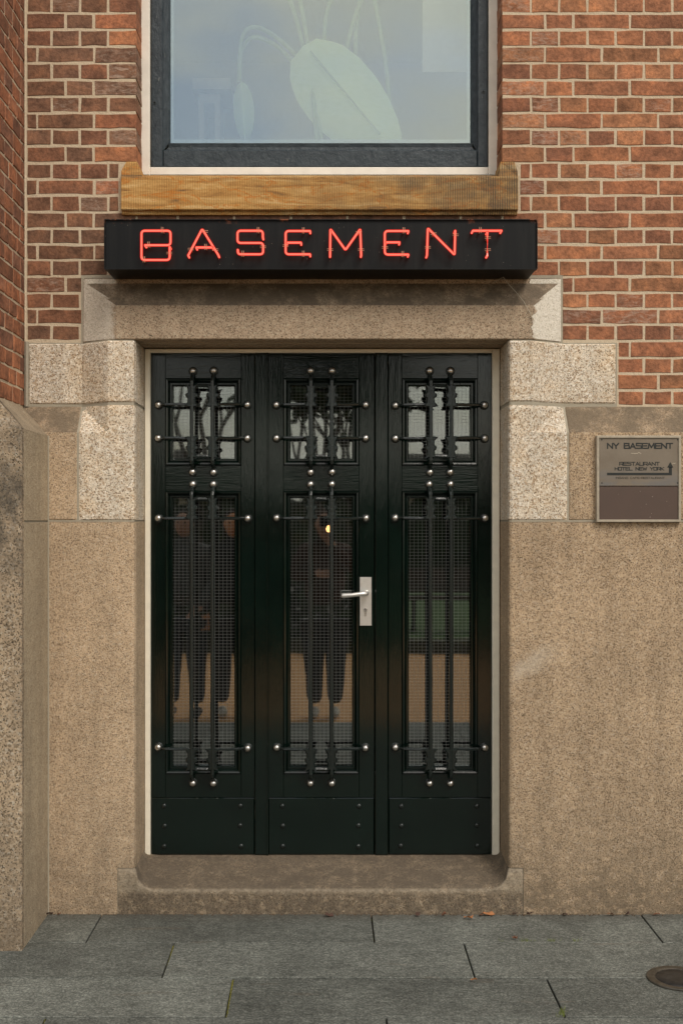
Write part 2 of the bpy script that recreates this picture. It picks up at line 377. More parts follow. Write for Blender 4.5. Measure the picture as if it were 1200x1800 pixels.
# ------------------------------------------------------------------ setting far and near (street opposite is seen only in the glass)
o = build('ground', [(-600,-600,-.21),(600,-600,-.21),(600,600,-.21),(-600,600,-.21)], [(0,1,2,3)], M['earth']); tag(o, kind='structure')
o = MB().box(-14,14,-9.1,-3.615,-.20,-.13).build('tan_paving', M['tan']); tag(o, kind='structure')
o = MB().box(.9,40,-27,-9.5,-.20,.0).build('lawn', M['grass']); tag(o, kind='structure')
o = MB().box(-40,40,-9.5,-9.1,-.20,.02).build('kerb', M['joint']); tag(o, kind='structure')

# pavement
pv = empty('pavement'); tag(pv, kind='structure')
rows = [0.06, -.292, -.604, -.899, -1.20, -1.505, -1.81]
starts = [-.870, -.5496, -.312, -.86, -.42, -.1]; 
jb = MB().box(-6,6,-3.615,.10,-.205,-.014).build('joint_bed', M['joint'], pv); tag(jb, kind='stuff')
def slab_mesh(mb, x0,x1,y0,y1,zt=0.,b=.0015):
    v=[(x0,y0,-.09),(x1,y0,-.09),(x1,y1,-.09),(x0,y1,-.09),(x0,y0,zt-b),(x1,y0,zt-b),(x1,y1,zt-b),(x0,y1,zt-b),(x0+b,y0+b,zt),(x1-b,y0+b,zt),(x1-b,y1-b,zt),(x0+b,y1-b,zt)]
    f=[(3,2,1,0)]
    for i in range(4):
        j=(i+1)%4; f+=[(i,j,j+4,i+4),(i+4,j+4,j+8,i+8)]
    f.append((8,9,10,11)); mb.add(v,f)
far = MB()
ri = 0; y1 = rows[0]
while y1 > -3.6:
    y0 = rows[ri+1] if ri+1 < len(rows) else y1-.302
    st = starts[ri] if ri < len(starts) else random.uniform(-.9,0)
    x = st - 1.04*5
    while x < 5.4:
        a, b_ = x+.003, x+1.037
        z_ = random.uniform(-.0015,.0015)
        vis = ri < 4 and b_ > -1.45 and a < 1.45
        if vis:
            mb = MB(); slab_mesh(mb, a, b_, y0+.0026, y1-.0026, z_); mb.build('slab', M['slab'], pv)
        else: slab_mesh(far, a, b_, y0+.0026, y1-.0026, z_)
        x += 1.04
    y1 = y0; ri += 1
tag(far.build('slab_paving', M['slab'], pv), kind='stuff')

# ------------------------------------------------------------------ wall: height-field stones
PB = .08
def lin(v, a, ya, b, yb):
    if v <= a: return ya
    if v >= b: return yb
    return ya + (yb-ya)*(v-a)/(b-a)
XL, XR = -.741, .700                    # door reveals
RD = .016
def rnd(x):
    if XL-RD < x <= XL: d = x-(XL-RD); return RD - math.sqrt(max(RD*RD-d*d, 0))
    if XR <= x < XR+RD: d = XR+RD-x; return RD - math.sqrt(max(RD*RD-d*d, 0))
    return 0
ZC0, ZC1 = 1.863, 1.970
SL0, SL1 = -.963, -.847; SR0, SR1 = .792, .930
def fjamb(x):
    return lin(x, SL0, PB-.003, SL1, 0) if x < 0 else lin(x, SR0, 0, SR1, PB-.003)
def fplinth(z): return lin(z, ZC0, 0, ZC1, PB-.003)
def f_low(x, z): return min(fjamb(x), fplinth(z)) + rnd(x)
def f_up(x, z): return fjamb(x) + rnd(x)
LX0, LX1, LX2, LX3 = -.959, -.814, .799, .918
LZ0, LZ1, LZ2, LZ3 = 2.222, 2.354, 2.452, 2.474
def f_lin(x, z):
    r = z - LZ0; low = .006 - math.sqrt(max(.006**2-(.006-r)**2, 0)) if r < .006 else 0
    return max(lin(x, LX0, PB-.006, LX1, 0), lin(x, LX2, 0, LX3, PB-.006), lin(z, LZ1, 0, LZ2, PB-.015)) + low

def lines(a, b, brk, stepv, e=.004):
    s_ = [a, a+e, b-e, b] + [q for q in brk if a+e*1.5 < q < b-e*1.5]
    s_ = sorted(set(s_)); out = [s_[0]]
    for q in s_[1:]:
        n = max(1, int(math.ceil((q-out[-1])/stepv))); p0 = out[-1]
        for k in range(1, n+1): out.append(p0+(q-p0)*k/n)
    return out
def stone(name, x0, x1, z0, z1, f, mat, parent, brkx=(), brkz=(), stepv=.03, back=.12, inside=None, rough=.0016, edge=.004, diagx=None, diagz=None, rx0=None, rx1=None):
    xs = lines(x0, x1, brkx, stepv, edge); zs = lines(z0, z1, brkz, stepv, edge)
    if diagx:  # equal subdivision where two splays meet, so that the mitre falls on the grid
        n = 8
        xs = sorted(set([x for x in xs if not (diagx[0]-1e-6 < x < diagx[1]+1e-6)] + [diagx[0]+(diagx[1]-diagx[0])*k/n for k in range(n+1)]))
        zs = sorted(set([z for z in zs if not (diagz[0]-1e-6 < z < diagz[1]+1e-6)] + [diagz[0]+(diagz[1]-diagz[0])*k/n for k in range(n+1)]))
        xs = [x for x in xs if x0-1e-6 <= x <= x1+1e-6]; zs = [z for z in zs if z0-1e-6 <= z <= z1+1e-6]
        if xs[0] > x0: xs[0] = x0
    nx, nz_ = len(xs), len(zs); V = []; seed = random.uniform(0, 50)
    for j, z in enumerate(zs):
        for i, x in enumerate(xs):
            y = f(x, z)
            eb = (i == 0 and rx0 is None) or (i == nx-1 and rx1 is None) or j in (0, nz_-1)
            if eb: y += edge*.8
            y += rough*mnoise.noise(Vector((x*22+seed, z*22, 3))) * (0 if (i in (0, nx-1) and (rx0 or rx1)) else 1)
            jx = jz = 0
            if i in (0, nx-1) and not ((i == 0 and rx0) or (i == nx-1 and rx1)): jx = .0012*mnoise.noise(Vector((seed, z*30, 1)))
            if j in (0, nz_-1): jz = .0012*mnoise.noise(Vector((x*30, seed, 2)))
            V.append((x+jx, y, z+jz))
    Fc = []
    for j in range(nz_-1):
        for i in range(nx-1):
            cx, cz = (xs[i]+xs[i+1])/2, (zs[j]+zs[j+1])/2
            if inside and not inside(cx, cz): continue
            a, b, c, d = j*nx+i, j*nx+i+1, (j+1)*nx+i+1, (j+1)*nx+i
            fc = f(cx, cz); e1 = abs((f(xs[i],zs[j])+f(xs[i+1],zs[j+1]))/2-fc); e2 = abs((f(xs[i+1],zs[j])+f(xs[i],zs[j+1]))/2-fc)
            if abs(e1-e2) < 1e-7: Fc.append((a,b,c,d))
            elif e1 < e2: Fc += [(a,b,c),(a,c,d)]
            else: Fc += [(a,b,d),(b,c,d)]
    ec = {}
    for q in Fc:
        for k in range(len(q)):
            e = (q[k], q[(k+1) % len(q)]); ec[e] = 1
    bd = [e for e in ec if (e[1], e[0]) not in ec]; bm_ = {}
    for e in bd:
        for k in e:
            if k not in bm_: bm_[k] = len(V); V.append((V[k][0], back, V[k][2]))
    for a, b in bd: Fc.append((b, a, bm_[a], bm_[b]))
    return build(name, V, Fc, mat, parent)

wall = empty('brick_wall', (0, .08, 0))
tag(wall, 'red brick house wall with cream pointing and pale granite surround round the basement entrance', 'wall')
def wparent(o): o.location = (o.location[0], o.location[1]-.08, o.location[2]); return o
G = .0045   # half joint
def wstone(*a, **k):
    o = stone(*a, **k); return wparent(o)
REV = .235
bx = [SL0, SL1, SR0, SR1, XL-RD, XL-RD*.7, XL-RD*.35, XL-RD*.12, XR+RD, XR+RD*.7, XR+RD*.35, XR+RD*.12]
bz = [ZC0, ZC1]
ZJ = Z(916, 0)
# upper quoins
wstone('granite_block', X(51,.08), XL, Z(712,.08)+.004, LZ0-G, f_up, M['quoin'], wall, bx, bz, back=REV, rx1=1, edge=.005)
wstone('granite_block', XR, X(1081,.08), Z(711,.08)+.004, LZ0-G, f_up, M['quoin'], wall, bx, bz, back=REV, rx0=1, edge=.005)
# lower quoins
wstone('granite_block', SL0+.004, XL, ZJ+G, ZC1-.001, f_low, M['quoin'], wall, bx, bz, back=REV, diagx=(SL0+.004,SL1), diagz=(ZC0,ZC1-.001), rx1=1)
wstone('granite_block', XR, SR1-.004, ZJ+G, ZC1-.001, f_low, M['quoin'], wall, bx, bz, back=REV, diagx=(SR0,SR1-.004), diagz=(ZC0,ZC1-.001), rx0=1)
# plinth stones
wstone('granite_block', -1.20, SL0-.004, ZJ+G, ZC1, lambda x,z: fplinth(z), M['stone_l'], wall, [], bz, back=.16)
wstone('granite_block', SR1+.004, 2.05, ZJ+G, ZC1, lambda x,z: fplinth(z), M['stone'], wall, [], bz, back=.16)
wstone('granite_block', 2.06, 3.6, ZJ+G, ZC1, lambda x,z: fplinth(z), M['stone'], wall, [], bz, back=.16)
TX0, TX1, TZ = X(208,0), X(918,0), Z(1527,0)
wstone('granite_block', -1.20, XL, -.03, ZJ-G*.5, lambda x,z: rnd(x), M['stone_l'], wall, bx+[TX0-.003], [TZ+.003], back=REV, inside=lambda x,z: not (x > TX0-.003 and z < TZ+.003), rx1=1)
wstone('granite_block', XR, 1.9, -.03, ZJ-G*.5, lambda x,z: rnd(x), M['stone'], wall, bx+[TX1+.003], [TZ+.003], back=REV, inside=lambda x,z: not (x < TX1+.003 and z < TZ+.003), rx0=1)
wstone('granite_block', 1.909, 3.6, -.03, ZJ-G*.5, lambda x,z: 0, M['stone'], wall, [], [], back=.16, stepv=.1)
# lintel
nx = 8
o = wstone('lintel', LX0, LX3, LZ0, LZ3, f_lin, M['lintel'], wall, [LX0+(LX1-LX0)*k/10 for k in range(11)]+[LX2+(LX3-LX2)*k/10 for k in range(11)], [LZ0+.0015, LZ0+.003, LZ0+.006]+[LZ1+(LZ2-LZ1)*k/10*(1) for k in range(11)], back=REV, rough=.0012)
o['label'] = 'long granite lintel with dirty sloping top edge and pale end faces'

# step
def step_mesh():
    xs = lines(TX0, TX1, [XL, XR]+[XL+.075*k/8 for k in range(9)]+[XR-.075*k/8 for k in range(9)], .03, .003)
    ys = [.0, .0015, .005, .012, .022, .05, .09, .13, .17, .215, .26]
    Rf = .075
    def top(x, y):
        if x < XL or x > XR: return TZ
        b = .098 + (.163-.098)*min(y/.2, 1)
        b -= .010*max(0, 1-y/.012)**2
        d = min(x-XL, XR-x)
        if d < Rf: b += (TZ-b+.01*(y/.2)) * (1-math.sqrt(max(0, 1-(1-d/Rf)**2)))
        return b
    V = []; Fc = []; nx_ = len(xs)
    zr = [0, .3, .6, .85]
    for j in range(len(zr)):
        for x in xs:
            tz = top(x, 0); V.append((x, .0015*mnoise.noise(Vector((x*20, j*2, 0))), -.03+(tz+.03)*zr[j]))
    for y in ys:
        for x in xs:
            V.append((x, y, top(x, y)+.0015*mnoise.noise(Vector((x*14, y*14, 5)))))
    nr = len(zr)+len(ys)
    for j in range(nr-1):
        for i in range(nx_-1):
            a = j*nx_+i; Fc.append((a, a+1, a+1+nx_, a+nx_))
    return V, Fc
V, Fc = step_mesh(); o = build('doorstep', V, Fc, M['step'], wall, True); wparent(o)
o['label'] = 'worn granite doorstep with corners curving up into the jambs'

# mortar cores (grey behind the stones, cream behind the bricks)
gm = MB()
def core(x0,x1,z0,z1,f,step_=.04, brx=(), brz=(), back=.25):
    xs = lines(x0,x1,brx,step_,.002); zs = lines(z0,z1,brz,step_,.002); n = len(gm.v); nx_ = len(xs)
    for z in zs:
        for x in xs: gm.v.append((x, f(x,z)+.0035, z))
    for j in range(len(zs)-1):
        for i in range(nx_-1):
            a = n+j*nx_+i; gm.f.append((a,a+1,a+1+nx_,a+nx_))
core(-1.21, XL-.003, -.03, ZC1, lambda x,z: f_low(x,z), .02, bx, bz)
core(XR+.003, 3.6, -.03, ZC1, lambda x,z: f_low(x,z), .02, bx, bz)
core(X(46,.08), XL-.003, ZC1, LZ0, lambda x,z: f_up(x,z)+.001, .02, bx)
core(XR+.003, X(1084,.08), ZC1, LZ0, lambda x,z: f_up(x,z)+.001, .02, bx)
core(LX0-.008, LX3+.008, LZ0-.004, LZ3+.014, lambda x,z: PB-.004, .1)
gm.add([(XL-.003,0.006,-.03),(XL-.003,.25,-.03),(XL-.003,.25,2.3),(XL-.003,0.006,2.3)], [(0,1,2,3)])
gm.add([(XR+.003,0.006,-.03),(XR+.003,.25,-.03),(XR+.003,.25,2.3),(XR+.003,0.006,2.3)], [(0,3,2,1)])
wparent(gm.build('stone_joints', M['gmortar'], wall))

# ---- brickwork
LN = [713,686,657,629,599,570.5,542.5,514.5,486,457,429.5,402,372.5,343.5,315,286,256.5,227,198.5,169.5,140.5,111,81.5,52,23,-6,-35]
while len(LN) < 42: LN.append(LN[-1]-29.2)
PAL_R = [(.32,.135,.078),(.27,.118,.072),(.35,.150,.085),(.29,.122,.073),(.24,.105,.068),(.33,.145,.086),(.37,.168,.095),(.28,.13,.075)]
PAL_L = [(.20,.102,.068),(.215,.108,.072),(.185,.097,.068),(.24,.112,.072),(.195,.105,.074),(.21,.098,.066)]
def brick_geo(mb, x0, x1, z0, z1, y0, y1, seed):
    """one slightly irregular brick: wavy front outline, rounded arris"""
    rr = random.Random(seed); w_, h_ = x1-x0, z1-z0
    n = 3 if w_ > .14 else (2 if w_ > .05 else 1)
    j = lambda a: rr.uniform(-a, a)
    pts = []
    for k in range(n+1): pts.append((x0+w_*k/n + (j(.0012) if 0<k<n else j(.0016)), z0+j(.0022)))
    for k in range(n+1): pts.append((x1-w_*k/n + (j(.0012) if 0<k<n else j(.0016)), z1+j(.0022)))
    m = len(pts); cx, cz = (x0+x1)/2, (z0+z1)/2; e = .0032
    V = []
    for (x, z) in pts: V.append((x, y1, z))
    for (x, z) in pts: V.append((x, y0+.0045, z))
    yj = j(.0012)
    for (x, z) in pts:
        V.append((x + (e if x < cx else -e)*min(1, abs(x-cx)/(w_*.45)), y0+yj+j(.0006), z + (e if z < cz else -e)))
    Fc = []
    for k in range(m):
        l = (k+1) % m; Fc += [(k,l,l+m,k+m),(k+m,l+m,l+2*m,k+2*m)]
    # front in quads
    for k in range(n):
        Fc.append((2*m+k, 2*m+k+1, 2*m+m-2-k, 2*m+m-1-k))
    mb.add(V, Fc)
def blocked(k):
    if k < 4: return [(-50, 1084)]
    if k < 8: return [(145.5, 986.5)]
    if k in (12, 13, 14): return [(210.5, 912.5)]
    if k >= 15: return [(240, 881.5)]
    return []
rest = MB(); nb = 0
def col_for(px, k):
    rr = random.random()
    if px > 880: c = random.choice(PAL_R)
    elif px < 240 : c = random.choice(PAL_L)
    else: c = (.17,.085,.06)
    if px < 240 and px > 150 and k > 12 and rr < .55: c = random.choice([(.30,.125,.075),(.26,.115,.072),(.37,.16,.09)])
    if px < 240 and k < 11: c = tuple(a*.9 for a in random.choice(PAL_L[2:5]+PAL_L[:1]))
    s_ = random.uniform(.90, 1.10); effl = 1.0
    near = (px > 860 and px < 935) or (150 < px < 240)
    if random.random() < (.5 if (near and k > 11) else .10): effl = random.uniform(.25, .6)
    return (c[0]*s_, c[1]*s_, c[2]*s_, effl)
S1, S3 = 49.6, 99.4
for k in range(len(LN)-1):
    zb, zt = Z(LN[k], PB)+.0033, Z(LN[k+1], PB)-.0033
    typ = 'H' if k % 2 == 0 else ('P' if (k//2) % 2 == 0 else 'B')   # k=1 P, 3 B, 5 P ...
    J = []
    if typ == 'H': rj = [883+S1*n for n in range(0, 24)]; lj = [240-S1*n for n in range(0, 4)]
    elif typ == 'B': rj = [883, 957.5, 1007]+[1007+S3*n for n in range(1, 11)]; lj = [240, 165, 115.5]
    else: rj = [883, 957.5]+[957.5+S3*n for n in range(1, 12)]; lj = [240, 166, 66]
    midj = [240+ (S3 if typ != 'H' else S1)*n + (-27 if typ != 'H' else 0) for n in range(1, 14)]
    midj = [q for q in midj if 244 < q < 868]
    J = sorted(set([46.5]+lj+midj+rj))
    bl = blocked(k)
    for a, b in zip(J[:-1], J[1:]):
        if a == 240 and typ == 'B' and 0: pass
        segs = [(a, b)]
        for (p_, q_) in bl:
            ns = []
            for (u, v) in segs:
                if v <= p_ or u >= q_: ns.append((u, v))
                else:
                    if u < p_: ns.append((u, p_))
                    if v > q_: ns.append((q_, v))
            segs = ns
        for (u, v) in segs:
            if v-u < 7: continue
            jit = random.uniform(-.7, .7)
            x0, x1 = X(u, PB)+.0029, X(v, PB)-.0029
            deep = (k >= 15 and (abs(v-240) < 1 or abs(u-881.5) < 2 or abs(u-883) < 2))
            if deep and abs(v-240) < 1: x1 = X(240, PB)
            if deep and u > 800: x0 = X(881.5, PB)
            y1 = PB+.135 if deep else PB+.05
            dz = random.uniform(-.0008, .0008)
            hid = (k in (8, 9, 10)) and u > 190 and v < 938
            if u > 1215 or k > 25 or hid:
                brick_geo(rest, x0, x1, zb+dz, zt+dz, PB, y1, nb)
            else:
                mb = MB(); brick_geo(mb, x0, x1, zb+dz, zt+dz, PB, y1, nb)
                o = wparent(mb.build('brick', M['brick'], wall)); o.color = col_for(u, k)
            nb += 1
o = wparent(rest.build('brickwork', M['brick'], wall)); o.color = (.27,.10,.058,1); tag(o, kind='stuff')
# cream mortar bed
mo = MB(); ym = PB+.0018
ZT = Z(LN[-1], PB)
def mq(x0,x1,z0,z1,y=ym):
    nx_, nz_ = max(1, int((x1-x0)/.05)), max(1, int((z1-z0)/.05)); n = len(mo.v)
    for j in range(nz_+1):
        for i in range(nx_+1): mo.v.append((x0+(x1-x0)*i/nx_, y, z0+(z1-z0)*j/nz_))
    for j in range(nz_):
        for i in range(nx_): a = n+j*(nx_+1)+i; mo.f.append((a,a+1,a+nx_+2,a+nx_+1))
OX0, OX1 = X(240,PB)-.003, X(881.5,PB)+.003
OZ1 = 4.15
zs_ = Z(308,.2)-.06
mq(-1.21, OX0, LZ0, ZT); mq(OX1, 3.6, LZ3, ZT)
mq(X(1084,PB)-.002, 3.6, ZC1-.006, LZ0); mq(LX3+.004, 3.6, LZ0, LZ3)
mq(OX0, OX1, LZ3, zs_)
for xx, fl in ((OX0, 1), (OX1, 0)):
    q = [(xx,ym,zs_),(xx,ym+.14,zs_),(xx,ym+.14,ZT),(xx,ym,ZT)]; mo.add(q, [(0,1,2,3)] if fl else [(3,2,1,0)])
wparent(mo.build('mortar', M['mortar'], wall))
# solid wall body behind everything
bd = MB(); yb0, yb1 = .165, .42
bd.box(-1.3, XL-.012, .26, yb1, -.1, 2.6); bd.box(XR+.012, 3.6, .26, yb1, -.1, 2.6); bd.box(XL-.012, XR+.012, .26, yb1, 2.215, 2.6)
bd.box(-1.3, -.77, .225, yb1, 2.6, ZT); bd.box(.70, 3.6, .225, yb1, 2.6, ZT); bd.box(-.77, .70, .10, yb1, 2.6, 2.72)
wparent(bd.build('wall_core', M['gmortar'], wall))

# ------------------------------------------------------------------ pier at the left
pier = empty('brick_pier', (-1.6, -.3, 0))
tag(pier, 'projecting brick pier on a stained granite base at the left edge', 'pillar')
def pp(o): o.location = (1.6, .3, 0); return o
PX, PXB, PY, PYB, PZ0, PZ1 = -1.078, X(45.5,PB)-.002, -.372, -.290, 1.85, 1.968
def prism_sub(mb, f, n=1): mb.add(*f)
# front slab with hipped top
def pier_stone(name, y0, z0, z1, top, mat, front):
    # box from x=-3.2..PX ; y0..y1 ; optional chamfer
    V = []; Fc = []
    y1 = PY+.03 if front else .02
    e = .003
    a0 = PX
    levels = [(z0, 0), (z1 if not top else PZ0, 0)] + ([(PZ1, 1)] if top else [])
    for (z, tt) in levels:
        xs_ = a0 + (PXB-a0)*tt; yf = y0 + ((PYB-PY)*tt if front else 0)
        V += [(-3.2, yf, z), (xs_-e, yf, z), (xs_, yf+e, z), (xs_, y1+.0, z), (-3.2, y1, z)]
    for l in range(len(levels)-1):
        for k in range(5):
            k2 = (k+1) % 5; b = l*5; Fc.append((b+k, b+k2, b+5+k2, b+5+k))
    m = (len(levels)-1)*5; Fc.append((m, m+1, m+2, m+3, m+4))
    me = build(name, V, Fc, mat, pier); pp(me)
    md = me.modifiers.new('b', 'BEVEL'); md.width = .003; md.segments = 2; md.limit_method = 'ANGLE'
    return me
pier_stone('granite_block', PY, -.03, PZ1, True, M['pier'], True)
pier_stone('granite_block', PY+.031, -.03, ZJ-G, False, M['pier_side'], False)
pier_stone('granite_block', PY+.031, ZJ+G*.6, PZ1, True, M['pier_side'], False)
g2 = MB().box(-3.1, PX-.004, PY+.01, .05, -.02, PZ0); pp(g2.build('stone_joints', M['gmortar'], pier))
# mortar fillet between pier and wall stones
pk = MB(); pk.tube([(PX+.001,-.001,0),(PX+.001,-.001,PZ0)], .004, 6); pp(pk.build('joint_fillet', M['gmortar'], pier))
pm = MB().box(-3.1, PXB-.0035, PYB+.004, .06, PZ1-.01, ZT); pp(pm.build('mortar', M['mortar'], pier))
pcorner = MB().tube([(X(45,PB),PB-.001,Z(601,PB)),(X(45,PB),PB-.001,ZT)], .0075, 6); wparent(pcorner.build('corner_pointing', M['mortar'], wall))
gst = MB().tube([(X(46,PB)+.004,PB-.003,ZC1),(X(46,PB)+.004,PB-.003,Z(601,PB))], .009, 6); wparent(gst.build('corner_pointing', M['gmortar'], wall))
prest = MB()
for k in range(len(LN)-1):
    # courses of the return face: u runs from the corner (y=PB) towards the street
    dzs = 0.0
    zb, zt = Z(LN[k], PB)+.0034+dzs, Z(LN[k+1], PB)-.0034+dzs
    if k == 0: zb = PZ1+.003
    typ = k % 4
    if typ % 2 == 0: L_ = [.0, .06, .165, .27, .372]
    elif typ == 1: L_ = [.0, .110, .215, .372]
    else: L_ = [.0, .05, .155, .372]
    for a, b in zip(L_[:-1], L_[1:]):
        mb = MB(); tmp = MB(); brick_geo(tmp, a+.004, (b-.004 if b < .37 else b-.001), zb, zt, 0, .05, k*50+int(a*100))
        V = [(PXB - y, PB-.004-x, z) for (x, y, z) in tmp.v]     # front (y=0) faces +x
        Fc = [f for f in tmp.f]
        if k > 25: prest.add(V, Fc); continue
        o = pp(build('brick', V, Fc, M['brick'], pier))
        c = random.choice([(.23,.105,.068),(.27,.115,.07),(.30,.125,.074),(.21,.10,.07)]); s_ = random.uniform(.85,1.15)
        o.color = (c[0]*s_, c[1]*s_, c[2]*s_, .8 if random.random() < .15 else 1)
    # street face, out of the frame
    x = PXB - (.11 if k % 2 else .22)
    brick_geo(prest, x+.004, PXB-.0005, zb, zt, PYB, PYB+.0 + .04, k)
    while x > -3:
        brick_geo(prest, x-.21+.004, x-.004, zb, zt, PYB, PYB+.04, k*7+int(x*10)); x -= .214
o = pp(prest.build('brickwork', M['brick'], pier)); o.color = (.25,.10,.06,1); tag(o, kind='stuff')

# ------------------------------------------------------------------ window
win = empty('window', (0, .2, 2.9)); tag(win, 'large fixed window with dark blue sash and off-white frame above the neon sign', 'window')
def wp(o): o.location = (0, -.2, -2.9); return o
WY = .205
wl, wr, wb = X(248,WY), X(872,WY), Z(308,WY); il, ir, ib = X(263.5,WY), X(858.5,WY), Z(293.5,WY)
wt, it = OZ1, OZ1-.035
for nm, q in (('frame_post',(wl-.01,il,wb,wt)),('frame_post',(ir,wr+.01,wb,wt)),('frame_rail',(il,ir,wb,ib)),('frame_rail',(il,ir,it,wt))):
    wp(MB().bbox(q[0],q[1],WY,WY+.09,q[2],q[3],.003).build(nm, M['white'], win))
BY = .214
a, b, c_ = X(265.5,BY), X(857,BY), Z(293.5,BY)
a2, b2, c2 = X(286.5,BY), X(838.5,BY), Z(263,BY)
GY = .255; ga, gb, gc = X(300,GY), X(826,GY), Z(251,GY)
for nm, q in (('sash_stile',(a,a2,c_,it-.002)),('sash_stile',(b2,b,c_,it-.002)),('sash_rail',(a2+.0005,b2-.0005,c_,c2)),('sash_rail',(a2+.0005,b2-.0005,it-.05,it-.002))):
    wp(MB().bbox(q[0],q[1],BY,BY+.06,q[2],q[3],.004).build(nm, M['blue'], win))
# bevelled glazing beads
def bead(p0,p1,q0,q1,nm='glazing_bead'):
    pass
gb_ = MB(); gt = it-.09; top2 = it-.05
gb_.add([(a2,BY+.014,c2),(ga-.006,GY-.012,gc-.006),(ga-.006,GY-.012,gt),(a2,BY+.014,top2),(ga,GY+.003,gc),(ga,GY+.003,gt)], [(0,1,2,3),(1,4,5,2)])
gb_.add([(b2,BY+.014,c2),(gb+.006,GY-.012,gc-.006),(gb+.006,GY-.012,gt),(b2,BY+.014,top2),(gb,GY+.003,gc),(gb,GY+.003,gt)], [(3,2,1,0),(2,5,4,1)])
gb_.add([(a2,BY+.030,c2),(b2,BY+.030,c2),(gb+.006,GY-.010,gc-.022),(ga-.006,GY-.010,gc-.022),(gb+.006,GY-.012,gc-.006),(ga-.006,GY-.012,gc-.006),(gb,GY+.003,gc),(ga,GY+.003,gc)], [(0,1,2,3),(3,2,4,5),(5,4,6,7)])
wp(gb_.build('glazing_bead', M['blue'], win))
M['spacer'] = simple('spacer_grey', (.36,.40,.38), .4, .3, .05, .05)
sp_ = MB(); w2 = .012
sp_.box(ga, ga+w2, GY+.006, GY+.02, gc, gt); sp_.box(gb-w2, gb, GY+.006, GY+.02, gc, gt); sp_.box(ga+w2, gb-w2, GY+.006, GY+.02, gc, gc+w2+.004)
wp(sp_.build('spacer', M['spacer'], win))
wp(MB().box(ga-.004, gb+.004, GY+.0032, GY+.0052, gc-.004, gt).build('glass_pane', M['wglass'], win))
for (px, py) in ((272,181),(849,162)):
    wp(MB().lathe((X(px,BY),BY+.001,Z(py,BY)), [(.007,0),(.007,.003),(.003,.003),(.003,.001)], 12).build('screw', M['iron'], win))
# sill
sy = .050; s0, s1_ = X(213,sy), X(910,sy); zt_, zb_ = Z(310,sy), Z(369,sy)
sm = MB(); xs = lines(s0, s1_, [], .02, .004)
prof = [(.20,zt_+.05),(sy+.004,zt_+.001),(sy,zt_-.004),(sy,(zt_+zb_)/2),(sy,zb_+.004),(sy+.003,zb_),(sy+.014,zb_-.001),(sy+.016,zb_-.014),(.12,zb_-.016)]
for x in xs:
    for (y, z) in prof: sm.v.append((x, y+.0012*mnoise.noise(Vector((x*40,y*9,z*40))), z+.0010*mnoise.noise(Vector((x*25,y*9,z*25)))))
m = len(prof)
for i in range(len(xs)-1):
    for k in range(m-1): sm.f.append((i*m+k, (i+1)*m+k, (i+1)*m+k+1, i*m+k+1)[::-1])
sm.f.append(tuple(range(m))[::-1] if 0 else tuple(range(m))); sm.f.append(tuple((len(xs)-1)*m+k for k in range(m))[::-1])
# stoolings
for (xa, xb, sl) in ((s0, X(250,sy), 1), (X(876,sy), s1_, -1)):
    zt2 = Z(287,PB)+.002; lo = zt_-.002
    if sl > 0: poly = [(xa,lo),(xa+.0,Z(300,sy)),(xa+.018,zt2),(xa+.060,zt2),(xb,lo)]
    else: poly = [(xa,lo),(xb-.066,zt2),(xb-.012,zt2),(xb-.002,Z(300,sy)),(xb,lo)]
    n = len(sm.v)
    for y in (sy+.004, .2):
        for (x, z) in poly: sm.v.append((x, y+(.012 if z > lo+.03 and y < .1 else 0), z))
    q = len(poly)
    sm.f.append(tuple(n+k for k in range(q)) if sl < 0 else tuple(n+k for k in range(q))[::-1])
    for k in range(q): k2 = (k+1) % q; sm.f.append((n+k, n+k2, n+q+k2, n+q+k))
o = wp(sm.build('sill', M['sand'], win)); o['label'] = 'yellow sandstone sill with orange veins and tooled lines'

# room behind the window and plant
M['roomw'] = simple('room_wall', (.30,.32,.31), .9, 0, .08, 0)
room = MB(); room.box(-2.4,-2.3,.43,3.2,2.55,4.6); room.box(2.3,2.4,.43,3.2,2.55,4.6); room.box(-2.4,2.4,3.2,3.3,2.55,4.6); room.box(-2.4,2.4,.30,3.3,4.6,4.7); room.box(-2.4,2.4,.43,3.3,2.45,2.55)
tag(room.build('room_walls', M['roomw']), kind='structure')
plant = empty('house_plant', (.1, .75, 2.56)); tag(plant, 'big-leaved house plant with one broad pale green leaf pressed near the window glass', 'plant')
t = NT('leaf_green'); nn = t.noise(90, 3, .6, t.vec((.3,1,1))); c = t.mix(nn, (.58,.72,.36), (.78,.88,.58)); t.fin(c, .45); t.b.inputs['Subsurface Weight'].default_value = .0; M['leaf'] = t.m
M['stem'] = simple('stem_green', (.30,.38,.17), .6, 0, .15, .1)
def leaf_mesh(tip, base, width, curl, y0, parent, n=14, m=8):
    tip, base = Vector(tip), Vector(base); ax = tip-base; ln = ax.length; ax.normalize(); pr = Vector((ax.z, 0, -ax.x))
    V = []; Fc = []
    for i in range(n+1):
        s_ = i/n; wd = width*(math.sin(math.pi*min(1, s_*.97+.03)**.75)**.55)
        c0 = base + ax*ln*s_
        for j in range(-m, m+1):
            q = j/m; dy = abs(q)**1.2*curl + .006*math.sin(s_*40+abs(q)*5)*abs(q) + .03*math.sin(s_*3)
            p = c0 + pr*wd*q + Vector((0, y0+dy, 0)) - Vector((0, c0.y, 0)); V.append(tuple(p - Vector((.1,.75,2.56))))
    k = 2*m+1
    for i in range(n):
        for j in range(2*m): a = i*k+j; Fc.append((a,a+1,a+k+1,a+k))
    o = build('leaf', V, Fc, M['leaf'], parent, True); return o
yl = .31
leaf_mesh((X(702,yl),0,Z(272,yl)), (X(533,yl),0,Z(80,yl)), .165, .05, yl, plant)
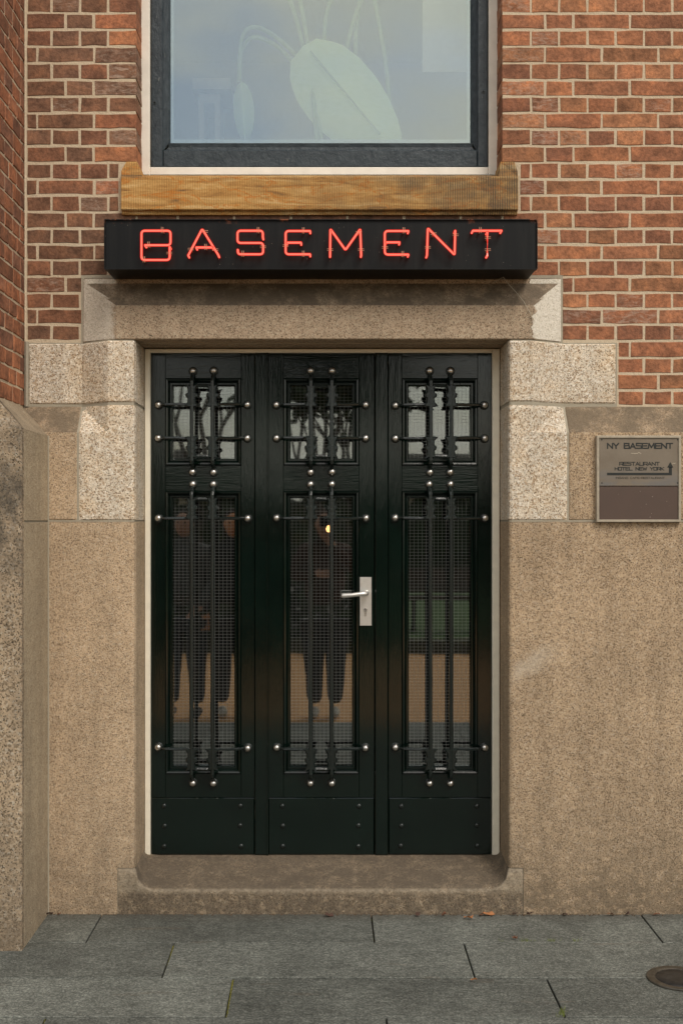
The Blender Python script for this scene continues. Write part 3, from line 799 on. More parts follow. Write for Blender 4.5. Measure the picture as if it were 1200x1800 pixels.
leaf_mesh((X(430,.45),0,Z(245,.45)), (X(424,.45),0,Z(142,.45)), .045, .05, .45, plant)
leaf_mesh((X(560,.5),0,Z(-260,.5)), (X(520,.5),0,Z(-60,.5)), .15, .05, .5, plant)
MB().tube([(X(545,yl)-.1,yl-.012-.75,Z(92,yl)-2.56),(X(612,yl)-.1,yl+.012-.75,Z(168,yl)-2.56),(X(668,yl)-.1,yl+.01-.75,Z(235,yl)-2.56)], .004, 6).build('midrib', M['stem'], plant)
stems = [[(560,300),(545,110),(520,-40),(505,-120)],[(575,300),(535,90),(500,-30)],[(600,300),(570,60),(600,-40)],[(590,300),(610,80),(660,-60)],[(630,300),(625,60),(650,-80)],[(585,300),(540,130),(470,55),(428,60),(421,145)],[(575,300),(520,120),(455,66),(424,90),(420,145)],[(688,300),(680,130),(650,-40)]]
for i, st in enumerate(stems):
    pts = [Vector((X(a_,.36+.02*i), .36+.02*i, Z(b_,.36+.02*i)))-Vector((.1,.75,2.56)) for a_, b_ in st]
    fine = []
    for q in range(len(pts)-1):
        for k in range(5):
            t_ = k/5; p0 = pts[max(q-1,0)]; p1 = pts[q]; p2 = pts[q+1]; p3 = pts[min(q+2,len(pts)-1)]
            fine.append(.5*((2*p1)+(p2-p0)*t_+(2*p0-5*p1+4*p2-p3)*t_*t_+(3*p1-p0-3*p2+p3)*t_**3))
    fine.append(pts[-1]); MB().tube(fine, .009, 8).build('stem', M['stem'], plant, True)
pot = MB().lathe((0,0,0), [(.0,0),(.14,0),(.18,.28),(.17,.30)], 20, (0,0,1)).build('pot', M['white'], plant)
M['pale'] = simple('pale_wood', (.62,.58,.50), .6, 0, .05, .05)
bl_ = MB().box(X(742,.55),X(880,.55),.55,.552,Z(126,.55),4.5)  # pale sheet added to give a paler rectangle in the glass
tag(bl_.build('pale_panel', M['pale']), 'pale blind added inside at the right of the window', 'panel')
cb = empty('cabinet', (-.95, 2.2, 2.55)); tag(cb, 'pale cabinet inside the room behind the lower left of the window', 'cabinet')
def P(px,py,y): return X(px,y), Z(py,y)
xa, zt3 = P(338,137,2.0); xb, zb3 = P(404,262,2.0)
m_ = MB().box(xa,xb,2.0,2.3,Z(157,2.0),zt3); o = m_.build('top', M['pale'], cb); o.location = (.95,-2.2,-2.55)
m_ = MB().box(xa+.03,xa+.06,2.05,2.3,2.56,Z(158,2.0)); m_.box(xb-.09,xb-.06,2.05,2.3,2.56,Z(158,2.0)); m_.box(xa+.06,xb-.09,2.05,2.3,Z(175,2.0),Z(158,2.0)); o = m_.build('body', M['pale'], cb); o.location = (.95,-2.2,-2.55)

# ------------------------------------------------------------------ door
DY = .222          # face of the leaves
frame = empty('door_frame', (0, .2, .16)); tag(frame, 'cream painted wooden frame round the three dark green door leaves', 'door frame')
def fp(o): o.location = (0, -.2, -.16); return o
FY = .203
zf0, zft = Z(1503,FY), Z(613,FY)
xo0, xi0, xi1, xo1 = XL+.003, X(264,FY), X(865,FY), XR-.003
for nm, q in (('frame_post',(xo0,xi0)),('frame_post',(xi1,xo1))):
    fp(MB().bbox(q[0],q[1],FY,FY+.06,zf0,zft,.0025).build(nm, M['cream'], frame))
fp(MB().bbox(xi0+.0005,xi1-.0005,FY,FY+.06,Z(619.5,FY),zft,.0025).build('frame_head', M['cream'], frame))
# gap filler behind
fp(MB().box(XL-.002,XR+.002,FY+.062,FY+.09,.12,2.235).build('dark_rebate', M['dark'], frame)) if 0 else None

zb_leaf, zt_leaf = Z(1502,DY), Z(620.5,DY)
S = sc(DY)
leafc = [357.5, 564.5, 772.5]
def ring(mb, x0,x1,z0,z1, prof):
    """mitred rectangular moulding; prof: list of (inset, y)"""
    n = len(mb.v); m = len(prof)
    for (ins, y) in prof:
        mb.v += [(x0+ins,y,z0+ins),(x1-ins,y,z0+ins),(x1-ins,y,z1-ins),(x0+ins,y,z1-ins)]
    for k in range(m-1):
        for i in range(4):
            j = (i+1) % 4; mb.f.append((n+k*4+i, n+k*4+j, n+k*4+4+j, n+k*4+4+i))
def clasp_mesh(flip):
    half = [(4,-18),(10.5,-20),(7.4,-13),(7.0,-6),(10.5,-4),(10.5,1),(7.0,4),(7.6,11),(13,18),(6,19)]
    pts = [(x,z) for x,z in half] + [(-x,z) for x,z in reversed(half)]
    mb = MB(); n = len(pts)
    for y, k in ((0,1.0),(-.004,1.0),(-.0095,.72)):
        for (x,z) in pts: mb.v.append((x*S*k*.98*random.uniform(.94,1.06), y, z*S*(k if k == 1 else .93)*flip))
    for l in range(2):
        for i in range(n):
            j = (i+1) % n; q = (l*n+i, l*n+j, l*n+n+j, l*n+n+i); mb.f.append(q if flip < 0 else q[::-1])
    h = len(half)
    for i in range(h-1):
        a_, b_, c__, d_ = 2*n+i, 2*n+i+1, 2*n+(n-2-i), 2*n+(n-1-i)
        mb.f.append((a_, b_, c__, d_) if flip > 0 else (a_, b_, c__, d_)[::-1])
    return mb
def stud_mesh():
    a = MB().lathe((0,0,0), [(.0185,0),(.0185,.003),(.015,.006),(.010,.007)], 16)
    b = MB().lathe((0,0,0), [(.0115,.005),(.0135,.009),(.0135,.013),(.0105,.0185),(.006,.0215),(.002,.0225)], 16)
    return a, b
sa, sb = stud_mesh()
rose_me = sa.build('t', M['iron'], smooth=False).data; stud_me = sb.build('t', M['steel'], smooth=True).data
for o in list(col.objects):
    if o.name.startswith('t') and o.data in (rose_me, stud_me): bpy.data.objects.remove(o)
bolt_mb = MB().lathe((0,0,0), [(.0105,0),(.0105,.002),(.0085,.006),(.004,.008)], 10); bo = bolt_mb.build('bolt', M['iron'], smooth=True); bolt_me = bo.data; bpy.data.objects.remove(bo)
def inst(name, me, parent, loc):
    o = bpy.data.objects.new(name, me); col.objects.link(o); o.parent = parent; o.location = loc; return o
RS = random.Random(3)
def grille(leaf, cx, kind, nm='grille'):
    j = lambda a: RS.uniform(-a, a)
    if kind == 'up': zs = dict(t=652, b=830, ct=696, cb=786, rt=711, rb=770, brt=679, brb=803)
    else: zs = dict(t=851, b=1377, ct=894, cb=1335, rt=911, rb=1317, brt=878, brb=1352)
    yb = DY-.048
    go = bpy.data.objects.new(nm, None); col.objects.link(go); go.parent = leaf
    for br in ('brt','brb'):
        z = Z(zs[br], yb+.012); MB().tube([(cx-17.5*S, yb+.010, z), (cx-9*S, yb+.006, z+(.002)), (cx+8*S, yb+.006, z-.001+.002), (cx+17.5*S, yb+.010, z)], .0075, 6).build('bridge', M['iron'], go)
    for s_ in (-1, 1):
        bxp = cx + s_*18.2*S + j(.001)
        zt, zb = Z(zs['t'], DY-.01)-.002, Z(zs['b'], DY-.01)+.002
        pts = [(bxp, DY-.006, zt), (bxp+j(.001), DY-.022, zt-.016), (bxp, yb+.004, zt-.034)]
        n = 3 if kind == 'up' else 9
        for k in range(n+1): pts.append((bxp+j(.0009), yb+j(.0008), zt-.044+(zb-zt+.088)*k/n))
        pts += [(bxp, yb+.004, zb+.034), (bxp+j(.001), DY-.022, zb+.016), (bxp, DY-.006, zb)]
        rr = [.006, .0075, .0085] + [.0083]*(n+1) + [.0085, .0075, .006]
        MB().tube(pts, rr, 8).build('bar', M['iron'], go)
        for zz in (zt, zb):
            z2 = zz + (.002 if zz == zt else -.002)
            st = inst('stud', stud_me, go, (bxp+j(.0015), DY-.001, z2+j(.001))); inst('rosette', rose_me, go, (st.location[0], DY, st.location[2]))
        for r_, cc in (('rt','ct'), ('rb','cb')):
            zr = Z(zs[r_], yb+.01)+j(.001); xe = cx + s_*78*S
            up = 1 if r_ == 'rt' else -1
            pts = [(xe, DY-.006, zr), (xe-s_*.014, DY-.018, zr), (xe-s_*.032, yb+.012, zr+j(.001)), (cx+s_*45*S, yb+.010, zr+j(.0012)), (cx+s_*30*S, yb+.010, zr+j(.001)), (bxp+s_*.014, yb+.008, zr+j(.001)), (bxp, yb+.006, zr+up*.006)]
            MB().tube(pts, [.005,.0055,.0062,.0068,.006,.0068,.0062], 6, twist=.3).build('rod', M['iron'], go)
            st = inst('stud', stud_me, go, (xe+j(.0015), DY-.001, zr+j(.0015))); inst('rosette', rose_me, go, (st.location[0], DY, st.location[2]))
            cz = Z(zs[cc], yb)
            o = clasp_mesh(-1 if r_ == 'rt' else 1).build('clasp', M['iron'], go); o.location = (bxp, yb+.004, cz)
    return go
labels = ['left dark green door leaf with barred wired glass and brown pavement reflected low down',
          'middle dark green door leaf carrying the steel lever handle',
          'right dark green door leaf beside the cream frame and granite wall with the plaque']
labels[0] = 'leftmost of the three glossy dark green door leaves with iron bars over wired glass'
labels[2] = 'rightmost of the three glossy dark green door leaves with iron bars over wired glass'
leaves = []
for li, pc in enumerate(leafc):
    cx = X(pc, DY); lw = 90.0*S if li != 1 else 93*S
    leaf = empty('door_leaf'); tag(leaf, labels[li], 'door', 'three barred door leaves in the basement entrance'); leaves.append(leaf)
    x0, x1 = cx-lw, cx+lw
    if li == 0: x0 = xi0+.001
    if li == 2: x1 = xi1-.001
    m0, m1 = cx-66.5*S, cx+66.5*S
    zz = dict(t=zt_leaf, a=Z(665,DY), b=Z(818,DY), c=Z(863,DY), d=Z(1360,DY), e=Z(1402,DY), f=zb_leaf)
    for nm, q in (('stile',(x0,m0)),('stile',(m1,x1))):
        MB().bbox(q[0],q[1],DY,DY+.04,zz['e']+.0008,zz['t'],.0012).build(nm, M['paintv'], leaf)
    for nm, q in (('rail',(zz['a'],zz['t'])),('rail',(zz['c'],zz['b'])),('rail',(zz['e']+.0008,zz['d']))):
        MB().bbox(m0+.0003,m1-.0003,DY+.0004,DY+.04,q[0],q[1],.001).build(nm, M['painth'], leaf)
    kp = MB().bbox(x0+.001, x1-.001 if li else x1-.001, DY-.004, DY+.04, zz['f'], zz['e']-.0005, .003).build('kick_board', M['painth'], leaf)
    for by in (1416.5, 1451, 1487):
        for bxx in (-68, 65.5): inst('bolt', bolt_me, kp, (cx+bxx*S+RS.uniform(-.002,.002), DY-.004, Z(by,DY-.004)+RS.uniform(-.0015,.0015)))
    for (za, zb2) in ((zz['b'], zz['a']), (zz['d'], zz['c'])):
        mo_ = MB(); ring(mo_, m0, m1, za, zb2, [(.0008,DY+.012),(.001,DY-.004),(.004,DY-.008),(.010,DY-.005),(.013,DY+.003),(.017,DY+.010),(.019,DY+.008),(.025,DY+.008),(.0285,DY+.014),(.0285,DY+.034)])
        mo_.build('moulding', M['paintv'], leaf)
        gi = .0285; gy = DY+.030
        pane = MB().box(m0+gi-.002, m1-gi+.002, gy, gy+.006, za+gi-.002, zb2-gi+.002).build('glass_pane', M['dglass'], leaf)
        wm = MB(); z = za+gi+.006
        while z < zb2-gi:
            wm.add([(m0+gi,gy-.0012,z-.0004),(m1-gi,gy-.0012,z-.0004),(m1-gi,gy-.0019,z+.0000),(m0+gi,gy-.0019,z+.0000),(m1-gi,gy-.0012,z+.0004),(m0+gi,gy-.0012,z+.0004)], [(0,1,2,3),(3,2,4,5)]); z += .0129
        x = m0+gi+.007
        while x < m1-gi:
            wm.add([(x-.0004,gy-.0008,za+gi),(x,gy-.0013,za+gi),(x+.0004,gy-.0008,za+gi),(x-.0004,gy-.0008,zb2-gi),(x,gy-.0013,zb2-gi),(x+.0004,gy-.0008,zb2-gi)], [(0,1,4,3),(1,2,5,4)]); x += .0163
        o = wm.build('wire_mesh', M['wire'], leaf); tag(o, kind='stuff')
    grille(leaf, cx, 'up'); grille(leaf, cx, 'down')
# cover strips
s0x, s1x = X(447.7,DY), X(471.2,DY)
st = MB().bbox(s0x+.001, s1x-.001, DY-.008, DY+.03, zb_leaf, zt_leaf, .003); st.bbox(s1x-.006, s1x+.0015, DY-.012, DY-.006, zb_leaf, zt_leaf, .0015); st.build('cover_strip', M['paintv'], leaves[0])
s0x, s1x = X(658,DY), X(682,DY)
st = MB().bbox(s0x+.002, s1x-.001, DY-.010, DY+.03, zb_leaf, zt_leaf, .003); st.build('cover_strip', M['paintv'], leaves[2])
# handle on the middle leaf
hy = DY-.007
hd = MB().bbox(X(632,hy), X(653,hy), hy, DY+.002, Z(1100,hy), Z(1014.5,hy), .0015).build('handle_plate', M['satin'], leaves[1])
hx, hz = X(643.5,hy), Z(1042,hy)
lev = MB().lathe((hx,hy,hz), [(.0115,0),(.0115,.004),(.009,.006),(.009,.028)], 16)
lev.tube([(hx,hy-.018,hz),(hx,hy-.045,hz),(hx-.006,hy-.053,hz-.0003),(hx-.02,hy-.055,hz-.001),(hx-.06,hy-.054,hz-.006),(hx-.095,hy-.053,hz-.008),(hx-.102,hy-.053,hz-.008)], [.0088,.0088,.0098,.0095,.0088,.0105,.0075], 14)
lev.build('lever', M['satin'], hd, True)
kh = MB().lathe((X(642,hy),hy,Z(1072,hy)), [(.0082,0),(.0082,.003),(.007,.004),(.004,.004),(.002,.003)], 16).build('lock_cylinder', M['steel'], hd)
ks = MB().bbox(X(640,hy), X(644,hy), hy-.002, hy+.001, Z(1083,hy), Z(1076,hy), .0008).build('lock_tail', M['steel'], hd)
kk = MB().box(X(641.4,hy), X(642.6,hy), hy-.0046, hy-.0038, Z(1074.5,hy), Z(1069,hy)).build('keyhole', M['dark'], hd)
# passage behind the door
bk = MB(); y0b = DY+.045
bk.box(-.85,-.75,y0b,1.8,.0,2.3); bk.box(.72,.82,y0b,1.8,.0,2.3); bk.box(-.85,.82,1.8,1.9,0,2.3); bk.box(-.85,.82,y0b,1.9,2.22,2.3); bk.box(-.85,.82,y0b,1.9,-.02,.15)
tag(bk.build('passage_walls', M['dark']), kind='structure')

lamp = empty('pendant_lamp', (X(577,.9), .9, Z(930,.9))); tag(lamp, 'small glowing bulb hanging inside, seen through the middle door glass', 'lamp')  # added glow imitating a small warm reflection in the door glass
MB().lathe((0,0,0), [(.002,.018),(.007,.013),(.011,.003),(.011,-.004),(.007,-.012),(.002,-.015)], 14, (0,0,1)).build('orb', emis('bulb_glow', (1.,.50,.18), 3.5), lamp, True)
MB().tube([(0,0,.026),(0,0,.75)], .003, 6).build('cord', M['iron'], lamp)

# ------------------------------------------------------------------ neon sign
SYF = -.12
sign = empty('neon_sign', (0, .05, 2.5)); tag(sign, 'long black box sign with red neon letters reading BASEMENT, under the window sill', 'sign')
def sp(o): o.location = (0, -.05, -2.5); return o
x0, x1, z0, z1 = X(185,SYF), X(942.5,SYF), Z(472.5,SYF), Z(387,SYF)
b = MB(); n = 0
b.box(x0, x1, SYF+.004, PB-.001, z0, z1)
sp(b.build('housing', M['sign'], sign))
r_ = MB(); e = .006
r_.box(x0-.001,x1+.001,SYF-.004,SYF+.02,z1-.0005,z1+.003); r_.box(x0-.001,x1+.001,SYF-.004,SYF+.02,z0-.003,z0+.0005); r_.box(x0-.003,x0,SYF-.004,SYF+.02,z0,z1); r_.box(x1,x1+.003,SYF-.004,SYF+.02,z0,z1)
sp(r_.build('rim', M['sign'], sign))
TY = SYF-.030
def tp(p): return (X(p[0],TY), TY, Z(p[1],TY))
LET = {
 'B': [[(255,431),(300,431),(300,405.5),(249,405.5),(249,457),(298.5,457),(298.5,434)]],
 'A': [[(331,449),(355.5,402.5),(384,448.5)], [(345,435),(374,435)]],
 'S': [[(462,417),(462,405.5),(417.5,405.5),(417.5,427),(462.5,427),(462.5,447),(418.5,447),(418,439)]],
 'E': [[(545,406),(502,406),(502,447),(545,447)], [(504,426.5),(529,426.5)]],
 'M': [[(580,448),(580.5,402.5),(607,439.5),(633,402.5),(634.5,448)]],
 'E2': [[(717.5,406),(676,406),(676,447.5),(717.5,447.5)], [(678,426),(702,426)]],
 'N': [[(750,449),(751.5,401),(798.5,448),(799.5,405.5)]],
 'T': [[(830.5,405.5),(881,405.5)], [(856,408),(856,449)]]}
CL = {'B': [(286,405.5,1),(262,431,1),(298.5,446,0),(254,457,1)], 'A': [(336,439,0),(361,408,0),(362,435,1),(379,440,0)], 'S': [(454,405.5,1),(462.5,435,0),(427,447,1)],
      'E': [(533,406,1),(502,433,0),(533,447,1)], 'M': [(580,440,0),(630,410,0),(634,440,0)], 'E2': [(709,406,1),(676,436,0),(707,447.5,1)], 'N': [(751,436,0),(761,412,0),(799.5,414,0)], 'T': [(843,405.5,1),(856,419,0),(856,440,0)]}
rust = simple('rust', (.20,.07,.03), .9, 0, .5, 1., 150)
for ch, paths in LET.items():
    first = None
    for ph in paths:
        rr = 3.2 if ch in ('A','M','N') else 6
        p2 = rounded(ph, rr, 5); pts = [tp(p) for p in p2]
        # ends turn back into the box
        ptf = [(pts[0][0], SYF+.004, pts[0][2]), (pts[0][0], TY+.008, pts[0][2])] + pts + [(pts[-1][0], TY+.008, pts[-1][2]), (pts[-1][0], SYF+.004, pts[-1][2])]
        mb = MB().tube(ptf, .0036, 8)
        if first is None:
            first = sp(mb.build('letter', M['neon'], sign, True)); first['label'] = 'red neon letter ' + ch[0]
        else: mb.build('tube', M['neon'], first, True)
        MB().tube(ptf, .0059, 10, caps=False).build('glass_tube', M['neong'], first, True)
    for (a_, b_, hor) in CL[ch]:
        cx_, _, cz_ = tp((a_, b_)); m_ = MB()
        for d_ in (-.003, .003):
            q = [(cx_+d_, TY-.009, cz_-.011), (cx_+d_, TY-.011, cz_), (cx_+d_, TY-.009, cz_+.011)] if hor else [(cx_-.011, TY-.009, cz_+d_), (cx_, TY-.011, cz_+d_), (cx_+.011, TY-.009, cz_+d_)]
            m_.tube(q, .0011, 5)
        m_.tube([(cx_,TY+.009,cz_),(cx_,SYF+.004,cz_)], .003, 6)
        m_.build('clip', M['clip'], first)
# thin loose wire under the sign
wy = -.012
pts = [(866,497,.03),(884,487,-.03),(890,496,-.02),(905,512,-.01),(920,530,-.006),(930,548,-.006),(937,565,-.006)]
o = MB().tube([(X(a_,c_), c_, Z(b_,c_)) for a_,b_,c_ in pts], .0011, 5).build('loose_wire', simple('wire_grey', (.40,.36,.28), .6)); tag(o, 'thin loose grey wire hanging from the right end of the neon sign over the lintel', 'wire')

# ------------------------------------------------------------------ plaque
pq = empty('wall_plaque', (1.15, 0, 1.7)); tag(pq, 'square metal plaque reading NY BASEMENT with an arrow, on the granite beside the door', 'sign')
def qp(o): o.location = (-1.15, 0, -1.7); return o
QY = -.022
q = (X(1048,QY), X(1196.5,QY), Z(918,QY), Z(765.5,QY)); fw = .0105
M['pframe'] = simple('plaque_frame', (.40,.35,.27), .5, .3, .15, .3)
t = NT('plaque_metal'); n = t.noise(9, 5, .6); c = t.mix(t.ramp(n, [(.35,0),(.65,1)]), (.185,.15,.112), (.225,.188,.145)); p = t.xyz()
bl = t.math('MULTIPLY', t.ramp(t.noise(14, 5, .6, t.vec((.6,1,1.4))), [(.45,0),(.6,1)]), t.math('SUBTRACT', 1., t.step(p[2], 1.66, 1.75), True)); c = t.mix(t.math('MULTIPLY', bl, .6), c, (.15,.155,.165)); M['pmetal'] = t.fin(c, .42, .35)
t = NT('plaque_brown'); c = t.mix(t.noise(12, 4), (.070,.045,.034), (.095,.058,.043)); dd = t.ramp(t.noise(110, 2, .5), [(.74,0),(.76,1)]); c = t.mix(dd, c, (.5,.42,.35)); M['pbrown'] = t.fin(c, .5)
fr = MB(); ring(fr, q[0], q[1], q[2], q[3], [(0,.006),(0,QY+.002),(.002,QY),(fw-.002,QY),(fw,QY+.003),(fw,QY+.010)]); qp(fr.build('frame', M['pframe'], pq))
zs = Z(854.5,QY); py_ = QY+.006
up_ = qp(MB().bbox(q[0]+fw, q[1]-fw, py_-.001, .004, zs+.001, q[3]-fw, .001).build('upper_plate', M['pmetal'], pq))
lo_ = qp(MB().bbox(q[0]+fw, q[1]-fw, py_, .004, q[2]+fw, zs-.0015, .001).build('lower_plate', M['pbrown'], pq)); lo_['label'] = 'blank dark brown lower plate'; up_['label'] = 'grey-brown upper plate with dark lettering'
GL = {'N':[[(0,0),(0,1),(1,0),(1,1)]],'Y':[[(0,1),(.5,.45),(1,1)],[(.5,.45),(.5,0)]],'B':[[(0,0),(0,1),(.92,1),(.92,.55),(0,.5)],[(.92,.5),(1,.44),(1,0),(0,0)]],'A':[[(0,0),(.5,1),(1,0)],[(.22,.3),(.8,.3)]],
 'S':[[(1,1),(0,1),(0,.54),(1,.5),(1,0),(0,0)]],'E':[[(1,1),(0,1),(0,0),(1,0)],[(0,.5),(.88,.5)]],'M':[[(0,0),(.1,1),(.5,.15),(.9,1),(1,0)]],'T':[[(0,1),(1,1)],[(.5,1),(.5,0)]],'R':[[(0,0),(0,1),(1,1),(1,.42),(0,.42)],[(.6,.42),(1,0)]],
 'U':[[(0,1),(0,0),(1,0),(1,1)]],'H':[[(0,0),(0,1)],[(1,0),(1,1)],[(0,.5),(1,.5)]],'O':[[(0,0),(0,1),(1,1),(1,0),(0,0)]],'L':[[(0,1),(0,0),(1,0)]],'W':[[(0,1),(.22,0),(.5,.8),(.78,0),(1,1)]],'K':[[(0,0),(0,1)],[(1,1),(.1,.5),(1,0)]],
 'I':[[(.5,0),(.5,1)]],'G':[[(1,1),(0,1),(0,0),(1,0),(1,.5),(.55,.5)]],'C':[[(1,1),(0,1),(0,0),(1,0)]],'F':[[(0,0),(0,1),(1,1)],[(0,.5),(.85,.5)]],'-':[[(.1,.5),(.9,.5)]]}
M['ink'] = simple('plaque_ink', (.012,.014,.012), .5, 0, .2, 0); M['ink2'] = simple('plaque_ink_thin', (.055,.045,.035), .5, 0, .2, 0)
def text(txt, px0, px1, py0, py1, th, mat, yy):
    wds = {'I':.35,' ':.75,'M':1.25,'W':1.25,'-':.6}
    tot = sum(wds.get(c,1.) for c in txt); gaps = (len(txt)-1)*.22
    u = (px1-px0)/(tot+gaps); x = px0; mb = MB(); k = 0
    for ch in txt:
        w_ = wds.get(ch,1.)*u
        if ch in GL:
            for ln in GL[ch]:
                for a_, b_ in zip(ln[:-1], ln[1:]):
                    A_ = Vector((X(x+a_[0]*w_,yy), Z(py1-(py1-py0)*a_[1],yy))); B_ = Vector((X(x+b_[0]*w_,yy), Z(py1-(py1-py0)*b_[1],yy)))
                    d = (B_-A_).normalized(); nn = Vector((-d.y,d.x))*th; ex = d*th*.9; y_ = yy-.00006*(k % 9); k += 1
                    pz = [A_-ex-nn, B_+ex-nn, B_+ex+nn, A_-ex+nn]
                    mb.add([(p.x,y_,p.y) for p in pz], [(0,1,2,3)])
        x += w_+.22*u
    return mb
yy = py_-.0016
UL = Vector((0,0,0))
def lp(o): return o
for (a_) in (('NY BASEMENT',1067,1181,779.5,788,.0024,M['ink']),('RESTAURANT',1088,1158,812.5,818,.0014,M['ink']),('HOTEL NEW YORK',1080,1166,821.5,826.5,.0014,M['ink']),('INGANG CAFE-RESTAURANT',1081,1167,838.5,841.5,.0007,M['ink2'])):
    text(*a_[:6], a_[6], yy).build('lettering', a_[6], up_)
ar = MB(); A = lambda px,py: (X(px,yy), yy, Z(py,yy))
ar.add([A(1066,835.5),A(1180,835.5),A(1180,831),A(1066,831)], [(0,1,2,3)]); ar.add([A(1174.5,831),A(1180,831),A(1180,821),A(1174.5,821)], [(0,1,2,3)]); ar.add([A(1171.5,822),A(1182.5,822),A(1177,812)], [(0,1,2)])
ar.build('arrow', M['ink'], up_)
for (a_, b_) in ((1057,773),(1190,773),(1057,849),(1190,849)):
    MB().lathe((X(a_,yy),yy+.0006,Z(b_,yy)), [(.0028,0),(.0022,.0012)], 8).build('screw', M['iron'], up_)
sc1 = MB(); rs = random.Random(5)
for (cx0, cy0, wdt) in ((1117,796.5,9),(1183.5,815,3)):
    pl = [(cx0-wdt+2*wdt*k/8, cy0+rs.uniform(-1.3,1.0)) for k in range(9)]
    for (a_, b_) in zip(pl[:-1], pl[1:]):
        P0 = A(*a_); P1 = A(*b_); sc1.add([(P0[0],yy,P0[2]-.0014),(P1[0],yy,P1[2]-.0014),(P1[0],yy,P1[2]+.0014),(P0[0],yy,P0[2]+.0014)], [(0,1,2,3)])
sc1.build('scratch', M['pframe'], up_)

# ------------------------------------------------------------------ small things on the pavement
cv = empty('drain_cover', (X(1190,-.61)*.86, -.615, 0)); cv.location.x = (1190-575)*3.72/F
tag(cv, 'round metal drain cover set in the grey paving by the right edge', 'drain cover')
MB().lathe((0,0,0), [(.100,-.02),(.100,.005),(.097,.007),(.078,.007),(.072,.004)], 40, (0,0,1)).build('rim', simple('worn_metal', (.13,.12,.10), .4, .8, .3, .4), cv, False)
MB().lathe((0,0,0), [(.074,.0),(.070,.0055),(.035,.0062),(.001,.0063)], 32, (0,0,1)).build('lid', simple('dark_metal', (.045,.045,.045), .35, .6, .4, .3), cv, True)
LM = [simple('dry_leaf_brown', (.13,.05,.022), .8), simple('dry_leaf_orange', (.34,.14,.05), .8), simple('dry_leaf_dark', (.06,.028,.018), .8)]
def fallen(px, py, size, mi, label, rz):
    d_ = 3000/(py-915); x = (px-575)*d_/F; y = min(d_-D, -.018); rr = random.Random(px)
    n = 9; V = [(0,0,.006)]; 
    for k in range(n):
        a_ = 2*math.pi*k/n; r__ = size*(.55+.45*abs(math.cos(a_)))*rr.uniform(.65,1.1); V.append((math.cos(a_)*r__, math.sin(a_)*r__*.6, rr.uniform(.002,.016)))
    Fc = [(0,k+1,(k+1)%n+1) for k in range(n)]
    o = build('fallen_leaf', V, Fc, LM[mi]); o.location = (x, y, .002); o.rotation_euler = (0,0,rz)
    tag(o, label, 'leaf', 'dry leaves blown against the wall')
fallen(87,1609,.022,2,'dark curled leaf in the corner between pier and wall',.3)
fallen(104,1611,.010,0,'small brown leaf just right of the pier corner',1)
fallen(578,1612,.020,2,'dark leaf against the middle of the doorstep',.1)
fallen(732,1611,.014,2,'brown leaf against the doorstep below the right door leaf',.4)
fallen(780,1611,.012,0,'little brown leaf left of the orange leaf by the doorstep',.8)
fallen(858,1609,.028,1,'orange leaf lying against the right end of the doorstep',.1)
fallen(845,1608,.016,0,'brown leaf touching the orange leaf by the doorstep',.9)
fallen(822,1616,.020,1,'pale orange leaf lying flat on the paving in front of the doorstep',.0)
fallen(902,1607,.014,2,'dark leaf just left of the doorstep end joint',.5)
fallen(930,1608,.014,2,'dark leaf just right of the doorstep end joint',.2)
fallen(990,1607,.018,2,'curled dark leaf at the wall foot, first right of the doorstep',.7)
fallen(1070,1607,.018,0,'reddish brown leaf at the wall foot below the plaque',.2)
fallen(1100,1607,.016,2,'dark leaf at the wall foot under the right half of the plaque',1.)
fallen(1150,1606,.017,0,'brown leaf at the wall foot near the right edge',.4)
fallen(904,1653,.012,0,'single reddish leaf at the long paving joint beside the grass',.3)
fallen(833,1726,.012,1,'small orange leaf on the third row of paving',.2)
gr = MB(); rs = random.Random(9)
for (cx0, sp_w, cnt) in ((925,14,26),(970,10,24),(1012,8,14),(880,2,5)):
    for k in range(cnt):
        px = cx0+rs.gauss(0,sp_w*.5); d_ = 3000/(1654-915); x = (px-575)*d_/F; y = d_-D+rs.uniform(-.004,.004); h = rs.uniform(.006,.016); l_ = rs.uniform(-.012,.012)
        gr.add([(x-.001,y,-.01),(x+.001,y,-.01),(x+l_,y+rs.uniform(-.006,.006),h)], [(0,1,2)])
for k in range(40):
    px, py = 987+rs.gauss(0,3), 1781+rs.gauss(0,3); d_ = 3000/(py-915); x = (px-575)*d_/F; y = d_-D
    gr.add([(x-.0012,y,-.01),(x+.0012,y,-.01),(x+rs.uniform(-.012,.012),y+rs.uniform(-.008,.008),rs.uniform(.006,.018))], [(0,1,2)])
o = gr.build('weeds', simple('weed_green', (.14,.17,.035), .8)); tag(o, 'tiny grass tufts growing in the paving joints', 'grass', kind='stuff')
ms = MB()
def mossline(p0, p1, wd):
    for k in range(70):
        t_ = k/69; px = p0[0]+(p1[0]-p0[0])*t_; py = p0[1]+(p1[1]-p0[1])*t_; d_ = 3000/(py-915); x = (px-575)*d_/F+rs.uniform(-wd,wd); y = d_-D; r__ = rs.uniform(.0015,.0035)
        ms.lathe((x,y,-.012), [(r__,0),(r__*1.1,.006),(r__*.5,.0115)], 6, (0,0,1))
mossline((409.5,1722),(399,1786),.0014); mossline((305,1662),(289,1717),.001); mossline((81,1791),(78,1800),.002)
o = ms.build('moss', M['moss']); tag(o, 'yellow-green moss filling cross joints of the paving', 'moss', kind='stuff')
cr = MB()
for k in range(260):
    px = rs.uniform(90,1240); x = (px-575)*.0022; y = -.004-abs(rs.gauss(0,.005)); r__ = rs.uniform(.001,.0035)
    cr.lathe((x,y,-.001), [(r__,0),(r__*.7,r__)], 5, (0,0,1))
o = cr.build('grit', simple('grit', (.09,.06,.035), .95)); tag(o, 'dark grit and crumbs along the foot of the wall', 'grit', kind='stuff')

